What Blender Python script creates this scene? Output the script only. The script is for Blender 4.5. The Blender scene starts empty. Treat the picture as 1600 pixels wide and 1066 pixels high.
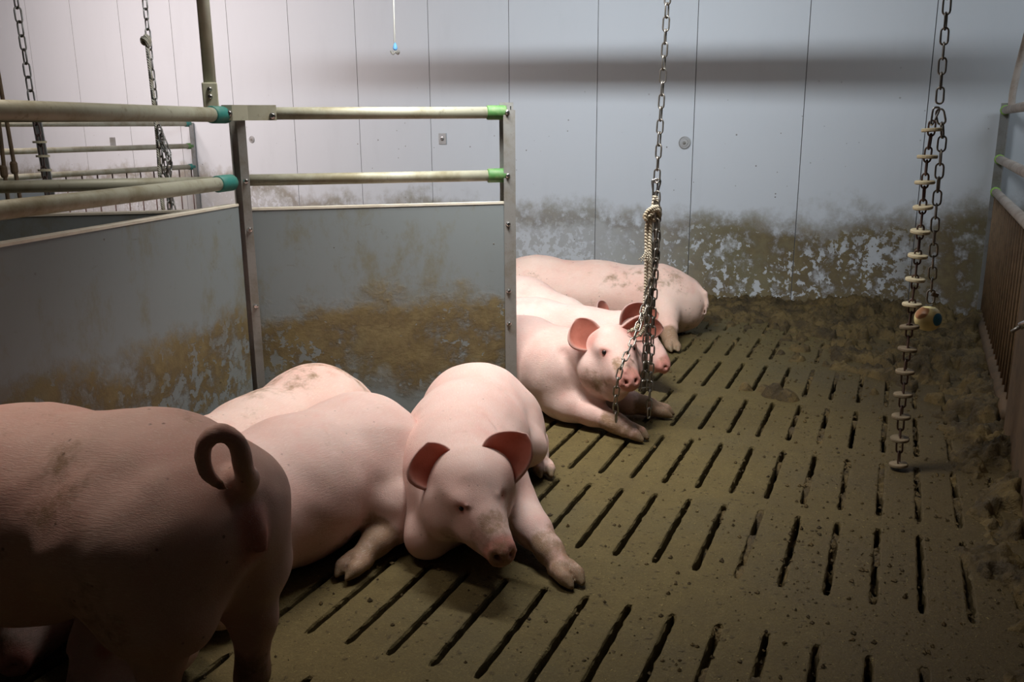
import bpy, bmesh, math, random
import numpy as np
from mathutils import Vector, Matrix, noise as mnoise
random.seed(7); rng = np.random.default_rng(7)
sc = bpy.context.scene
COL = sc.collection

# ------------------------------------------------------------------ camera
CAMH = 1.15
FPX = 1373.57
_pitch, _roll = math.radians(13.68), math.radians(-0.425)
_fw = np.array([0, math.cos(_pitch), -math.sin(_pitch)])
_r0 = np.array([1.0, 0, 0]); _u0 = np.cross(_r0, _fw)
CR = _r0 * math.cos(_roll) + _u0 * math.sin(_roll)
CU = -_r0 * math.sin(_roll) + _u0 * math.cos(_roll)
CW = _fw
cam_d = bpy.data.cameras.new('camera'); cam = bpy.data.objects.new('camera', cam_d); COL.objects.link(cam)
cam_d.sensor_width = 36; cam_d.lens = FPX / 1600 * 36; cam_d.clip_start = 0.05; cam_d.clip_end = 60
cam.matrix_world = Matrix(((CR[0], CU[0], -CW[0], 0), (CR[1], CU[1], -CW[1], 0), (CR[2], CU[2], -CW[2], CAMH), (0, 0, 0, 1)))
sc.camera = cam

# ------------------------------------------------------------------ light
sc.view_settings.view_transform = 'Standard'; sc.view_settings.look = 'None'
sc.view_settings.gamma = 1; sc.view_settings.use_curve_mapping = False
sc.view_settings.exposure = 0.0
wd = bpy.data.worlds.new('dim_barn_air'); sc.world = wd; wd.use_nodes = True
wd.node_tree.nodes['Background'].inputs[0].default_value = (1.0, 0.90, 0.82, 1)
wd.node_tree.nodes['Background'].inputs[1].default_value = 0.009

def lamp(name, loc, target, sx, sy, power, color, spread=180, xdir=None):
    l = bpy.data.lights.new(name, 'AREA'); l.shape = 'RECTANGLE'; l.size = sx; l.size_y = sy
    l.energy = power; l.color = color; l.spread = math.radians(spread)
    o = bpy.data.objects.new(name, l); COL.objects.link(o)
    d = (Vector(target) - Vector(loc)).normalized(); z = -d
    x = Vector(xdir or (1, 0, 0)); x = (x - z * x.dot(z)).normalized(); y = z.cross(x)
    m = Matrix((x, y, z)).transposed().to_4x4(); m.translation = Vector(loc); o.matrix_world = m
    return o
WT = (0.871, -0.491, 0)
LAMP = (-.10, 2.80, 2.40)
lamp('tube_lamp', LAMP, (-.02, 3.40, 0), 1.3, 0.14, 28.5, (1.0, 0.96, 0.90), 98, WT)
lamp('tube_lamp', (LAMP[0], LAMP[1] + .02, LAMP[2] + .01), (-.1, 6.3, 1.3), 1.3, 0.14, 42, (0.86, 0.93, 1.0), 118, WT)
lamp('tube_lamp', (-4.3, 5.4, 2.45), (-4.1, 8.6, 1.3), 1.6, 0.16, 120, (1.0, 0.85, 0.83), 170, WT)
lamp('tube_lamp', (-1.20, 2.05, 2.38), (-1.35, 1.60, 0), 1.2, 0.16, 8, (1.0, 0.87, 0.76), 105, WT)  # added weak lamp, unseen, to brighten the standing pig's back
lamp('tube_lamp', (3.3, 3.9, 2.45), (3.0, 4.5, 0.5), 1.2, 0.16, 10, (0.8, 0.9, 1.0), 170, WT)

# ------------------------------------------------------------------ frames of the place
_sy = math.radians(23.54)
A = np.array([math.sin(_sy), math.cos(_sy), 0]); B = np.array([math.cos(_sy), -math.sin(_sy), 0])   # along the slots / across them
_wy = math.radians(29.4); WN = np.array([math.sin(_wy), math.cos(_wy), 0]); WTn = np.array([math.cos(_wy), -math.sin(_wy), 0]); WD = 5.78
def ray(px, py): return CR * (px - 800) + CU * (533 - py) + CW * FPX
O0 = np.array([0, 0, CAMH])
def atz(px, py, z=0.0):
    d = ray(px, py); return O0 + d * ((z - CAMH) / d[2])
def aty(px, py, Y):
    d = ray(px, py); return O0 + d * (Y / d[1])
def atp(px, py, P, n):
    d = ray(px, py); n = np.array(n, float); return O0 + d * (((np.array(P, float) - O0) @ n) / (d @ n))
def atw(px, py, off=0.0): return atp(px, py, WN * (WD - off), WN)
def ab(b, a, z=0.0): return B * b + A * a + np.array([0, 0, z])

# ------------------------------------------------------------------ object helpers
def tag(o, label=None, cat=None, group=None, kind=None):
    if label: o['label'] = label
    if cat: o['category'] = cat
    if group: o['group'] = group
    if kind: o['kind'] = kind
    return o
def thing(name, loc, label, cat, group=None):
    o = bpy.data.objects.new(name, None); o.empty_display_size = .1; COL.objects.link(o); o.location = Vector(loc)
    return tag(o, label, cat, group)
def mesh_obj(name, V, F, mat, parent=None, smooth=True, origin=None, attrs=None, mats=None, midx=None):
    V = np.asarray(V, float)
    if parent is not None: org = np.array(parent.location) if parent.parent is None else np.array(parent.location) + np.array(parent.parent.location)
    elif origin is not None: org = np.asarray(origin, float)
    else: org = np.array([(V[:, 0].min() + V[:, 0].max()) / 2, (V[:, 1].min() + V[:, 1].max()) / 2, V[:, 2].min()])
    me = bpy.data.meshes.new(name); me.from_pydata((V - org).tolist(), [], [list(map(int, f)) for f in F])
    for m in (mats or [mat]): me.materials.append(m)
    if midx is not None: me.polygons.foreach_set('material_index', np.asarray(midx, dtype=np.int32))
    me.polygons.foreach_set('use_smooth', np.full(len(me.polygons), smooth))
    if attrs is not None:
        at = me.color_attributes.new('paint', 'FLOAT_COLOR', 'POINT')
        at.data.foreach_set('color', np.asarray(attrs, dtype=np.float32).ravel())
    me.update()
    o = bpy.data.objects.new(name, me); COL.objects.link(o)
    if parent is not None: o.parent = parent
    else: o.location = Vector(org)
    return o
class MB:
    def __init__(s): s.V = []; s.F = []
    def add(s, V, F):
        n = len(s.V); s.V += [tuple(map(float, v)) for v in V]; s.F += [tuple(int(i) + n for i in f) for f in F]
    def box(s, c, ax, ay, az):
        c, ax, ay, az = (np.array(q, float) for q in (c, ax, ay, az))
        V = [c + i * ax + j * ay + k * az for i in (-1, 1) for j in (-1, 1) for k in (-1, 1)]
        s.add(V, [(0, 1, 3, 2), (4, 6, 7, 5), (0, 4, 5, 1), (2, 3, 7, 6), (0, 2, 6, 4), (1, 5, 7, 3)])
    def tube(s, pts, r, n=12, cap=True, closed=False):
        P = np.array(pts, float); m = len(P); r = np.broadcast_to(np.array(r, float), (m,))
        T = np.roll(P, -1, 0) - np.roll(P, 1, 0) if closed else np.gradient(P, axis=0)
        T /= np.linalg.norm(T, axis=1)[:, None] + 1e-12
        u = np.cross(T[0], [0, 0, 1]);
        if np.linalg.norm(u) < 1e-3: u = np.cross(T[0], [0, 1, 0])
        u /= np.linalg.norm(u); V = []
        for i in range(m):
            u = u - T[i] * (u @ T[i]); u /= np.linalg.norm(u); w = np.cross(T[i], u)
            for k in range(n):
                a = 2 * math.pi * k / n; V.append(P[i] + r[i] * (u * math.cos(a) + w * math.sin(a)))
        F = []
        for i in range(m if closed else m - 1):
            j = (i + 1) % m
            for k in range(n): F.append((i * n + k, i * n + (k + 1) % n, j * n + (k + 1) % n, j * n + k))
        if cap and not closed: F += [tuple(range(n))[::-1], tuple((m - 1) * n + k for k in range(n))]
        s.add(V, F)
    def profile(s, poly, base, ex, ey, ez):     # extrude the 2d polygon (ex,ey) along ez
        base, ex, ey, ez = (np.array(q, float) for q in (base, ex, ey, ez)); n = len(poly)
        V = [base + ex * a + ey * b for a, b in poly] + [base + ex * a + ey * b + ez for a, b in poly]
        s.add(V, [tuple(range(n))[::-1], tuple(range(n, 2 * n))] + [(i, (i + 1) % n, n + (i + 1) % n, n + i) for i in range(n)])
    def lathe(s, prof, c, ax, n=24):            # prof: (r, h) pairs along the axis ax
        c = np.array(c, float); ax = np.array(ax, float); ax /= np.linalg.norm(ax)
        u = np.cross(ax, [0, 0, 1]);
        if np.linalg.norm(u) < 1e-3: u = np.array([1.0, 0, 0])
        u /= np.linalg.norm(u); w = np.cross(ax, u); V = []; F = []
        for r, h in prof:
            for k in range(n):
                a = 2 * math.pi * k / n; V.append(c + ax * h + r * (u * math.cos(a) + w * math.sin(a)))
        for i in range(len(prof) - 1):
            for k in range(n): F.append((i * n + k, i * n + (k + 1) % n, (i + 1) * n + (k + 1) % n, (i + 1) * n + k))
        F += [tuple(range(n))[::-1], tuple((len(prof) - 1) * n + k for k in range(n))]
        s.add(V, F)
    def build(s, name, mat, parent=None, smooth=False, origin=None, bevel=0):
        o = mesh_obj(name, s.V, s.F, mat, parent, smooth, origin)
        if smooth == 'auto' or bevel:
            pass
        if bevel:
            b = o.modifiers.new('bevel', 'BEVEL'); b.width = bevel; b.segments = 2; b.limit_method = 'ANGLE'
        return o
def smooth_path(pts, n=8):
    P = np.array(pts, float); out = []
    Q = np.vstack([2 * P[0] - P[1], P, 2 * P[-1] - P[-2]])
    for i in range(1, len(Q) - 2):
        for t in np.linspace(0, 1, n, endpoint=False):
            a, b, c, d = Q[i - 1], Q[i], Q[i + 1], Q[i + 2]
            out.append(.5 * ((2 * b) + (-a + c) * t + (2 * a - 5 * b + 4 * c - d) * t * t + (-a + 3 * b - 3 * c + d) * t ** 3))
    out.append(P[-1]); return np.array(out)

# ------------------------------------------------------------------ materials
class NT:
    def __init__(s, name):
        s.m = bpy.data.materials.new(name); s.m.use_nodes = True; s.t = s.m.node_tree; s.t.nodes.clear()
        s.out = s.n('ShaderNodeOutputMaterial'); s.b = s.n('ShaderNodeBsdfPrincipled'); s.l(s.b.outputs[0], s.out.inputs[0])
    def n(s, ty, **k):
        q = s.t.nodes.new(ty)
        for a, v in k.items(): setattr(q, a, v)
        return q
    def l(s, a, b): s.t.links.new(a, b)
    def val(s, sock, v):
        if hasattr(v, 'is_linked') or hasattr(v, 'links'): s.l(v, sock)
        else: sock.default_value = v
    def math(s, op, a, b=0.0, c=None, clamp=False):
        q = s.n('ShaderNodeMath', operation=op, use_clamp=clamp); s.val(q.inputs[0], a); s.val(q.inputs[1], b)
        if c is not None: s.val(q.inputs[2], c)
        return q.outputs[0]
    def ramp(s, f, lo, hi):     # smooth 0..1 between lo and hi
        q = s.n('ShaderNodeMapRange', interpolation_type='SMOOTHSTEP'); s.val(q.inputs[0], f)
        s.val(q.inputs[1], lo); s.val(q.inputs[2], hi); q.inputs[3].default_value = 0; q.inputs[4].default_value = 1
        return q.outputs[0]
    def mix(s, f, a, b):
        q = s.n('ShaderNodeMix', data_type='RGBA'); s.val(q.inputs[0], f)
        for i, v in ((6, a), (7, b)):
            if isinstance(v, tuple): q.inputs[i].default_value = (*v[:3], 1)
            else: s.l(v, q.inputs[i])
        return q.outputs[2]
    def obj(s):
        return s.n('ShaderNodeTexCoord').outputs['Object']
    def world(s):
        return s.n('ShaderNodeNewGeometry').outputs['Position']
    def mapped(s, v, scale=(1, 1, 1), loc=(0, 0, 0), rot=(0, 0, 0)):
        q = s.n('ShaderNodeMapping'); s.l(v, q.inputs[0]); q.inputs['Scale'].default_value = scale
        q.inputs['Location'].default_value = loc; q.inputs['Rotation'].default_value = rot; return q.outputs[0]
    def noise(s, v, scale, detail=4, rough=.55, dist=0.0):
        q = s.n('ShaderNodeTexNoise'); s.l(v, q.inputs['Vector']); q.inputs['Scale'].default_value = scale
        q.inputs['Detail'].default_value = detail; q.inputs['Roughness'].default_value = rough; q.inputs['Distortion'].default_value = dist
        return q.outputs[0]
    def voro(s, v, scale):
        q = s.n('ShaderNodeTexVoronoi'); s.l(v, q.inputs['Vector']); q.inputs['Scale'].default_value = scale; return q.outputs['Distance'], q.outputs['Color']
    def sep(s, v):
        q = s.n('ShaderNodeSeparateXYZ'); s.l(v, q.inputs[0]); return q.outputs
    def bump(s, h, strength=.3, dist=.01, normal=None):
        q = s.n('ShaderNodeBump'); q.inputs['Strength'].default_value = strength; q.inputs['Distance'].default_value = dist; s.l(h, q.inputs['Height'])
        if normal is not None: s.l(normal, q.inputs['Normal'])
        return q.outputs[0]
    def set(s, **k):
        nm = dict(color='Base Color', rough='Roughness', metal='Metallic', normal='Normal', spec='Specular IOR Level', sss='Subsurface Weight')
        for a, v in k.items():
            sock = s.b.inputs[nm[a]]
            if isinstance(v, tuple): sock.default_value = (*v[:3], 1)
            elif isinstance(v, (int, float)): sock.default_value = v
            else: s.l(v, sock)
        return s.m

def simple(name, color, rough=.5, metal=0.0, dirt=.35, dirtcol=(.20, .16, .09), scale=9.0, bump=.15):
    k = NT(name); v = k.obj(); n1 = k.noise(v, scale, 6, .65); n2 = k.noise(v, scale * 7, 4, .6)
    f = k.math('MULTIPLY', k.ramp(n1, .42, .68), dirt); f2 = k.math('MULTIPLY', k.ramp(n2, .6, .75), dirt * .6)
    c = k.mix(f, color, dirtcol); c = k.mix(f2, c, tuple(q * .5 for q in dirtcol))
    r = k.math('ADD', k.math('MULTIPLY', n1, .25), rough - .12)
    return k.set(color=c, rough=r, metal=metal, normal=k.bump(n2, bump, .003))

def wall_material(name, clean, zlo, zhi, flake, amount, low_clean=0.0, specks=1.0, right_boost=False):
    k = NT(name); v = k.world(); xyz = k.sep(v); z = xyz[2]
    nb = k.noise(v, 2.3, 5, .6); nm = k.noise(v, 9, 7, .68); nf = k.noise(v, 22, 7, .64, .15)
    n1 = k.noise(k.mapped(v, loc=(4.2, 1.7, 3)), 1.1, 3, .5)
    zz = k.math('ADD', z, k.math('MULTIPLY', k.math('SUBTRACT', nb, .5), -.42))
    zz = k.math('ADD', zz, k.math('MULTIPLY', k.math('SUBTRACT', nm, .5), -.30))
    if right_boost:
        zz = k.math('SUBTRACT', zz, k.math('MULTIPLY', k.ramp(xyz[0], 1.7, 2.8), .13))
        zz = k.math('SUBTRACT', zz, k.math('MULTIPLY', k.math('SUBTRACT', 1.0, k.ramp(xyz[0], -2.7, -1.6)), .20))
    band = k.math('SUBTRACT', 1.0, k.ramp(zz, zlo, zhi))                      # 1 low, 0 high
    dirt = k.math('MULTIPLY', band, k.ramp(nm, .25, .5))
    if low_clean: dirt = k.math('MULTIPLY', dirt, k.ramp(zz, low_clean - .06, low_clean + .05))
    # flaked-off islands in the middle of the band where the sheet shows through again
    isl = k.math('MULTIPLY', k.ramp(k.math('ADD', nf, k.math('MULTIPLY', k.math('SUBTRACT', n1, .5), .8)), flake, flake + .04),
                 k.math('SUBTRACT', 1.0, k.ramp(zz, zlo - .06, zlo + .10)))
    if right_boost: isl = k.math('MULTIPLY', isl, k.math('SUBTRACT', 1.0, k.ramp(xyz[0], 2.2, 2.6)))
    dirt = k.math('MULTIPLY', dirt, k.math('SUBTRACT', 1.0, k.math('MULTIPLY', isl, .85)))
    if right_boost:   # further left the lower sheet is only thinly smeared
        thin = k.math('MULTIPLY', k.math('SUBTRACT', 1.0, k.ramp(xyz[0], .5, 1.5)), k.math('SUBTRACT', 1.0, k.ramp(zz, .42, .52)))
        dirt = k.math('MULTIPLY', dirt, k.math('SUBTRACT', 1.0, k.math('MULTIPLY', thin, .62)))
    dirt = k.math('MULTIPLY', dirt, amount, clamp=True)
    dc = k.mix(k.ramp(nm, .35, .7), (.095, .060, .018), (.185, .138, .054))
    dc = k.mix(k.math('MULTIPLY', k.ramp(nb, .48, .66), .5), dc, (.19, .175, .095))
    stain = k.math('MULTIPLY', k.ramp(k.noise(k.mapped(v, scale=(1, 1, .25)), 5, 4, .6), .5, .8), .10)
    c0 = k.mix(stain, clean, tuple(q * .6 for q in clean))
    vd, vc = k.voro(v, 17); sp = k.math('MULTIPLY', k.math('SUBTRACT', 1.0, k.ramp(vd, .03, k.math('ADD', k.math('MULTIPLY', k.sep(vc)[1], .10), .045))), k.ramp(k.sep(vc)[0], .68, .72))
    sp = k.math('MULTIPLY', sp, k.math('SUBTRACT', 1.0, k.ramp(z, .9, 1.7)))
    c1 = k.mix(k.math('MULTIPLY', sp, specks), c0, (.09, .07, .05))
    if low_clean:
        sm = k.math('MULTIPLY', k.ramp(k.noise(k.mapped(v, scale=(1, 1, .6)), 5, 9, .74), .49, .70), .65); c1 = k.mix(sm, c1, (.15, .13, .065))
        sc_ = k.ramp(k.noise(k.mapped(v, scale=(1, 1, 1.4), rot=(.6, .3, .2)), 13, 9, .75, .6), .60, .72); c1 = k.mix(k.math('MULTIPLY', sc_, .5), c1, (.09, .075, .04))
    c = k.mix(dirt, c1, dc)
    h = k.math('ADD', k.math('MULTIPLY', dirt, nf), k.math('MULTIPLY', sp, .3))
    return k.set(color=c, rough=k.math('SUBTRACT', .62, k.math('MULTIPLY', dirt, -.2)), normal=k.bump(h, .5, .008), spec=.3)

M_wall = wall_material('white_wall_sheeting', (.60, .63, .66), .42, .66, .545, .95, right_boost=True)
M_joint = simple('dark_joint', (.24, .24, .25), .8, 0, .2)
M_panel = wall_material('grey_plastic_board', (.190, .218, .228), .46, .60, .55, .9, low_clean=.20, specks=.9)
M_panel_top = simple('dusty_board_edge', (.62, .58, .49), .7, 0, .3)
M_steel = simple('galvanised_steel', (.34, .34, .33), .5, .55, .45, (.18, .15, .09), 12)
M_pipe = simple('dusty_grey_pipe', (.34, .335, .26), .55, .15, .8, (.17, .145, .075), 6)
M_pipe_worn = simple('worn_grey_pipe', (.55, .48, .42), .6, .05, .6, (.28, .20, .13), 8)
M_teal = simple('teal_plastic', (.015, .15, .13), .55, 0, .4, (.16, .19, .12), 14)
M_green = simple('green_plastic', (.045, .15, .035), .6, 0, .5, (.26, .27, .14), 14)
M_lime = simple('lime_plastic', (.30, .55, .10), .5, 0, .2, (.3, .3, .1), 14)
M_rust = simple('rusty_bar', (.20, .125, .065), .65, .1, .6, (.09, .06, .035), 14)
M_rustpanel = simple('rust_brown_board', (.125, .075, .038), .7, 0, .8, (.06, .042, .025), 7, .5)
M_chain = simple('dull_chain_steel', (.30, .285, .26), .36, .85, .4, (.15, .11, .06), 40)
M_chainrust = simple('violet_brown_chain_steel', (.13, .085, .075), .45, .7, .4, (.10, .07, .04), 40)
M_bright = simple('bright_steel', (.62, .62, .62), .25, 1.0, .15)
M_screw = simple('grey_screw_cap', (.42, .42, .42), .5, .2, .2)
M_disc = simple('cream_disc', (.62, .54, .36), .6, 0, .3, (.30, .22, .12), 30)
M_discdirty = simple('dirty_disc', (.20, .15, .09), .7, 0, .6, (.08, .06, .035), 30)
M_feed = simple('green_grey_feed_pipe', (.64, .66, .55), .6, .0, .35, (.45, .44, .32), 8)
M_black = simple('black_void', (.008, .007, .006), .9, 0, 0)
M_eye = NT('dark_eye').set(color=(.012, .008, .008), rough=.12)

def rope_material():
    k = NT('pale_rope'); v = k.obj(); w = k.n('ShaderNodeTexWave', wave_type='BANDS', bands_direction='DIAGONAL'); k.l(v, w.inputs[0])
    w.inputs['Scale'].default_value = 55; n = k.noise(v, 20, 4)
    c = k.mix(k.ramp(n, .4, .7), (.70, .64, .52), (.44, .37, .25)); c = k.mix(k.math('MULTIPLY', w.outputs[1], .3), c, (.25, .2, .13))
    return k.set(color=c, rough=.85, normal=k.bump(w.outputs[1], .8, .004))
M_rope = rope_material()
def ball_material():
    k = NT('cream_ball_with_blue_dots'); v = k.n('ShaderNodeTexCoord').outputs['Object']
    def dot(c, r):
        q = k.n('ShaderNodeVectorMath', operation='DISTANCE'); k.l(v, q.inputs[0]); q.inputs[1].default_value = c
        return k.math('SUBTRACT', 1.0, k.ramp(q.outputs['Value'], r * .86, r))
    n = k.noise(v, 30, 4)
    c = k.mix(k.ramp(n, .4, .75), (.86, .74, .36), (.68, .56, .25))
    c = k.mix(dot((-.035, -.012, .03), .030), c, (.36, .16, .06))
    c = k.mix(dot((.017, -.037, .004), .023), c, (.01, .16, .30))
    return k.set(color=c, rough=.45)
M_ball = ball_material()

def floor_material():
    k = NT('dirty_concrete_slats'); v = k.obj(); xyz = k.sep(v)
    n1 = k.noise(v, 1.6, 5, .6); n2 = k.noise(v, 14, 8, .7); n3 = k.noise(v, 90, 4, .7)
    c = k.mix(n2, (.068, .049, .016), (.148, .112, .041))
    c = k.mix(k.math('MULTIPLY', k.ramp(n1, .45, .7), .55), c, (.085, .075, .040))
    c = k.mix(k.math('MULTIPLY', k.ramp(n3, .55, .75), .55), c, (.055, .040, .018))
    wet = k.math('ADD', xyz[0], k.math('MULTIPLY', k.math('SUBTRACT', n1, .5), .9)); wet = k.ramp(wet, -.60, .22)
    c = k.mix(k.math('MULTIPLY', wet, .72), c, (.058, .037, .015))
    wv = k.n('ShaderNodeVectorMath', operation='MULTIPLY_ADD'); wn = k.n('ShaderNodeTexNoise'); k.l(v, wn.inputs['Vector']); wn.inputs['Scale'].default_value = 55; wn.inputs['Detail'].default_value = 3
    k.l(wn.outputs['Color'], wv.inputs[0]); wv.inputs[1].default_value = (.03, .03, .03); k.l(v, wv.inputs[2]); v = wv.outputs[0]
    vd, vc = k.voro(v, 95); s1 = k.math('MULTIPLY', k.math('SUBTRACT', 1.0, k.ramp(vd, .12, .28)), k.ramp(k.sep(vc)[0], .72, .74))
    c = k.mix(k.math('MULTIPLY', s1, .75), c, (.30, .235, .095))
    vd2, vc2 = k.voro(k.mapped(v, loc=(3, 1, 0)), 50); s2 = k.math('MULTIPLY', k.math('SUBTRACT', 1.0, k.ramp(vd2, .05, k.math('ADD', k.math('MULTIPLY', k.sep(vc2)[0], .40), .08))), k.ramp(k.math('ADD', k.sep(vc2)[1], k.math('MULTIPLY', n1, .35)), .62, .70))
    c = k.mix(k.math('MULTIPLY', s2, .8), c, (.030, .019, .008))
    n4 = k.noise(v, 170, 4, .75); c = k.mix(k.math('MULTIPLY', k.ramp(n4, .5, .72), .5), c, (.225, .175, .072)); c = k.mix(k.math('MULTIPLY', k.math('SUBTRACT', 1.0, k.ramp(n4, .30, .46)), .5), c, (.045, .033, .013))
    n5 = k.noise(v, 5, 6, .7); c = k.mix(k.math('MULTIPLY', k.ramp(n5, .5, .7), .35), c, (.075, .055, .024))
    h = k.math('ADD', k.math('MULTIPLY', n2, .9), k.math('ADD', k.math('MULTIPLY', n3, .5), k.math('ADD', k.math('MULTIPLY', n4, .25), k.math('MULTIPLY', k.math('ADD', s1, s2), .4))))
    return k.set(color=c, rough=k.math('SUBTRACT', .74, k.math('MULTIPLY', wet, .16)), normal=k.bump(h, .9, .007), spec=.3)
M_floor = floor_material()
def manure_material():
    k = NT('wet_manure'); v = k.obj(); n1 = k.noise(v, 7, 6, .65); n2 = k.noise(v, 60, 5, .7)
    c = k.mix(k.ramp(n1, .35, .65), (.048, .031, .010), (.140, .094, .030)); c = k.mix(k.ramp(n2, .52, .72), c, (.022, .015, .007))
    return k.set(color=c, rough=.6, normal=k.bump(n2, 1.0, .010), spec=.4)
M_manure = manure_material()

def skin_material(name, base=(.68, .495, .455), dirt=.5, seed=0.0, yaw=0.0):
    k = NT(name); v = k.obj(); vr = k.mapped(v, rot=(0, 0, -math.radians(yaw))); v = k.mapped(v, loc=(seed, seed * 1.7, seed * .6))
    at = k.n('ShaderNodeAttribute', attribute_name='paint'); sp = k.n('ShaderNodeSeparateColor'); k.l(at.outputs['Color'], sp.inputs[0])
    pink, soil, hoof = sp.outputs[0], sp.outputs[1], sp.outputs[2]
    n1 = k.noise(v, 4.5, 4, .55); n2 = k.noise(v, 16, 6, .65); n3 = k.noise(v, 85, 4, .65)
    c = k.mix(k.ramp(n1, .35, .7), base, (base[0] * .96, base[1] * .84, base[2] * .82))
    c = k.mix(k.math('MULTIPLY', k.ramp(n2, .5, .8), .35), c, (base[0] * .9, base[1] * .95, base[2] * .84))
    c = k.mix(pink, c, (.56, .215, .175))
    f = k.math('ADD', k.math('MULTIPLY', soil, 1.25), k.math('MULTIPLY', k.math('SUBTRACT', n2, .5), 2.6))
    f = k.math('MULTIPLY', k.ramp(f, .25, 1.05), k.ramp(soil, 0.02, .30))
    g = k.math('MULTIPLY', k.ramp(k.noise(v, 6, 8, .78), .57, .70), .5 * dirt)
    f = k.math('MAXIMUM', f, g)
    c = k.mix(k.math('MULTIPLY', f, .85), c, k.mix(n3, (.105, .056, .021), (.29, .18, .08)))
    vd, vc = k.voro(v, 45); s = k.math('MULTIPLY', k.math('SUBTRACT', 1.0, k.ramp(vd, .06, .20)), k.ramp(k.sep(vc)[0], .84, .85))
    c = k.mix(k.math('MULTIPLY', s, .7 * dirt), c, (.12, .07, .05))
    c = k.mix(hoof, c, k.mix(n2, (.10, .068, .034), (.30, .21, .12)))
    hair = k.noise(k.mapped(vr, scale=(46, 430, 520)), 1.0, 3, .65, .5); patch = k.noise(v, 9, 4, .6)
    c = k.mix(k.math('MULTIPLY', k.ramp(hair, .52, .78), .38), c, (.88, .80, .73))
    c = k.mix(k.math('MULTIPLY', k.math('SUBTRACT', 1.0, k.ramp(hair, .30, .48)), .16), c, (.50, .30, .25))
    c = k.mix(k.math('MULTIPLY', k.ramp(patch, .56, .74), .30), c, (.66, .36, .33))
    nm = k.bump(n3, .12, .004); nm = k.bump(hair, .38, .003, nm)
    k.set(color=c, rough=.58, normal=nm, spec=.35, sss=.16)
    k.b.inputs['Subsurface Radius'].default_value = (.018, .006, .004); k.b.inputs['Subsurface Scale'].default_value = 1.0
    return k.m
def ear_material():
    k = NT('ear_skin'); v = k.obj(); n = k.noise(v, 26, 5, .6)
    at = k.n('ShaderNodeAttribute', attribute_name='paint'); sp = k.n('ShaderNodeSeparateColor'); k.l(at.outputs['Color'], sp.inputs[0])
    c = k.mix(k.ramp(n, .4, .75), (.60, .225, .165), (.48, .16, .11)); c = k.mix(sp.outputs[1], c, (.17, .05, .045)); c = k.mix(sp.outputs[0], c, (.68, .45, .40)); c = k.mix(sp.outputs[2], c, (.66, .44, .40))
    hair = k.noise(v, 210, 3, .7)
    k.set(color=c, rough=.6, normal=k.bump(hair, .3, .003))
    tr = k.n('ShaderNodeBsdfTranslucent'); tr.inputs[0].default_value = (.62, .20, .12, 1)
    mx = k.n('ShaderNodeMixShader'); mx.inputs[0].default_value = .30
    k.l(k.b.outputs[0], mx.inputs[1]); k.l(tr.outputs[0], mx.inputs[2]); k.l(mx.outputs[0], k.out.inputs[0])
    return k.m
M_ear = ear_material()

# ------------------------------------------------------------------ setting
def build_floor():
    w = .0138; cols = [.033 + .1105 * k for k in range(-18, 4)]
    rows = [(.90, 1.365), (1.49, 1.915), (2.14, 2.605), (2.69, 3.16), (3.265, 3.74), (3.855, 4.345), (4.45, 4.91), (5.02, 5.45)]
    mb = MB(); idx = {}; V = []; F = []
    xs = [-9.0] + [q for c in cols for q in (c - w, c + w)] + [3.5]
    ys = [-1.0] + [q for r in rows for q in r] + [9.5]
    def vid(x, y, z):
        key = (round(x, 5), round(y, 5), round(z, 5))
        if key not in idx: idx[key] = len(V); V.append((x, y, z))
        return idx[key]
    for i in range(len(xs) - 1):
        for j in range(len(ys) - 1):
            hole = i % 2 == 1 and j % 2 == 1
            q = [(xs[i], ys[j]), (xs[i + 1], ys[j]), (xs[i + 1], ys[j + 1]), (xs[i], ys[j + 1])]
            if not hole: F.append([vid(*p, 0.0) for p in q]); continue
            x0, x1, y0, y1 = xs[i], xs[i + 1], ys[j], ys[j + 1]; L = y1 - y0; ny = 22
            per = [(x0, y0 + L * t / ny) for t in range(ny)] + [(x0, y1), ((x0 + x1) / 2, y1)] + [(x1, y1 - L * t / ny) for t in range(ny)] + [(x1, y0), ((x0 + x1) / 2, y0)]
            cx = (x0 + x1) / 2; wear = .0022 + .0012 * max(0, cx + .8)
            def ring(d, z, q):
                out = []
                for (x, y) in per:
                    ex = min(y - y0, y1 - y); rd = max(0, (.009 - ex) / .009) ** 2 * .005
                    sx = (1 if x < cx - 1e-6 else -1 if x > cx + 1e-6 else 0); syy = 1 if y < y0 + 1e-6 else (-1 if y > y1 - 1e-6 else 0)
                    out.append((x + sx * (d + rd + abs(random.gauss(0, q))), y + syy * (d + abs(random.gauss(0, q))), z))
                return out
            R = [[(x, y, 0.0) for x, y in per], ring(.0022, -.0012, wear * .5), ring(.0042, -.007, wear * .8), None]
            R[3] = [(x, y, -.12) for x, y, z in R[2]]; n0 = len(V)
            for r in R: V.extend(r)
            m = len(per)
            for k in range(3):
                for n in range(m): F.append([n0 + k * m + n, n0 + k * m + (n + 1) % m, n0 + (k + 1) * m + (n + 1) % m, n0 + (k + 1) * m + n])
    V = [tuple(v) for v in V]
    me = bpy.data.meshes.new('floor'); me.from_pydata(V, [], F); me.materials.append(M_floor); me.update()
    o = bpy.data.objects.new('floor', me); COL.objects.link(o); o.rotation_euler = (0, 0, -_sy)
    tag(o, 'dirty olive brown slatted concrete pen floor with dark slots', kind='structure')
    pit = MB(); pit.box(ab(-2.7, 4.25, -.33), B * 6.3, A * 5.3, (0, 0, .05)); pit.build('floor_pit', M_black)
    tag(bpy.data.objects['floor_pit'], kind='structure', label='dark slurry pit under the slatted floor')
build_floor()

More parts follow.
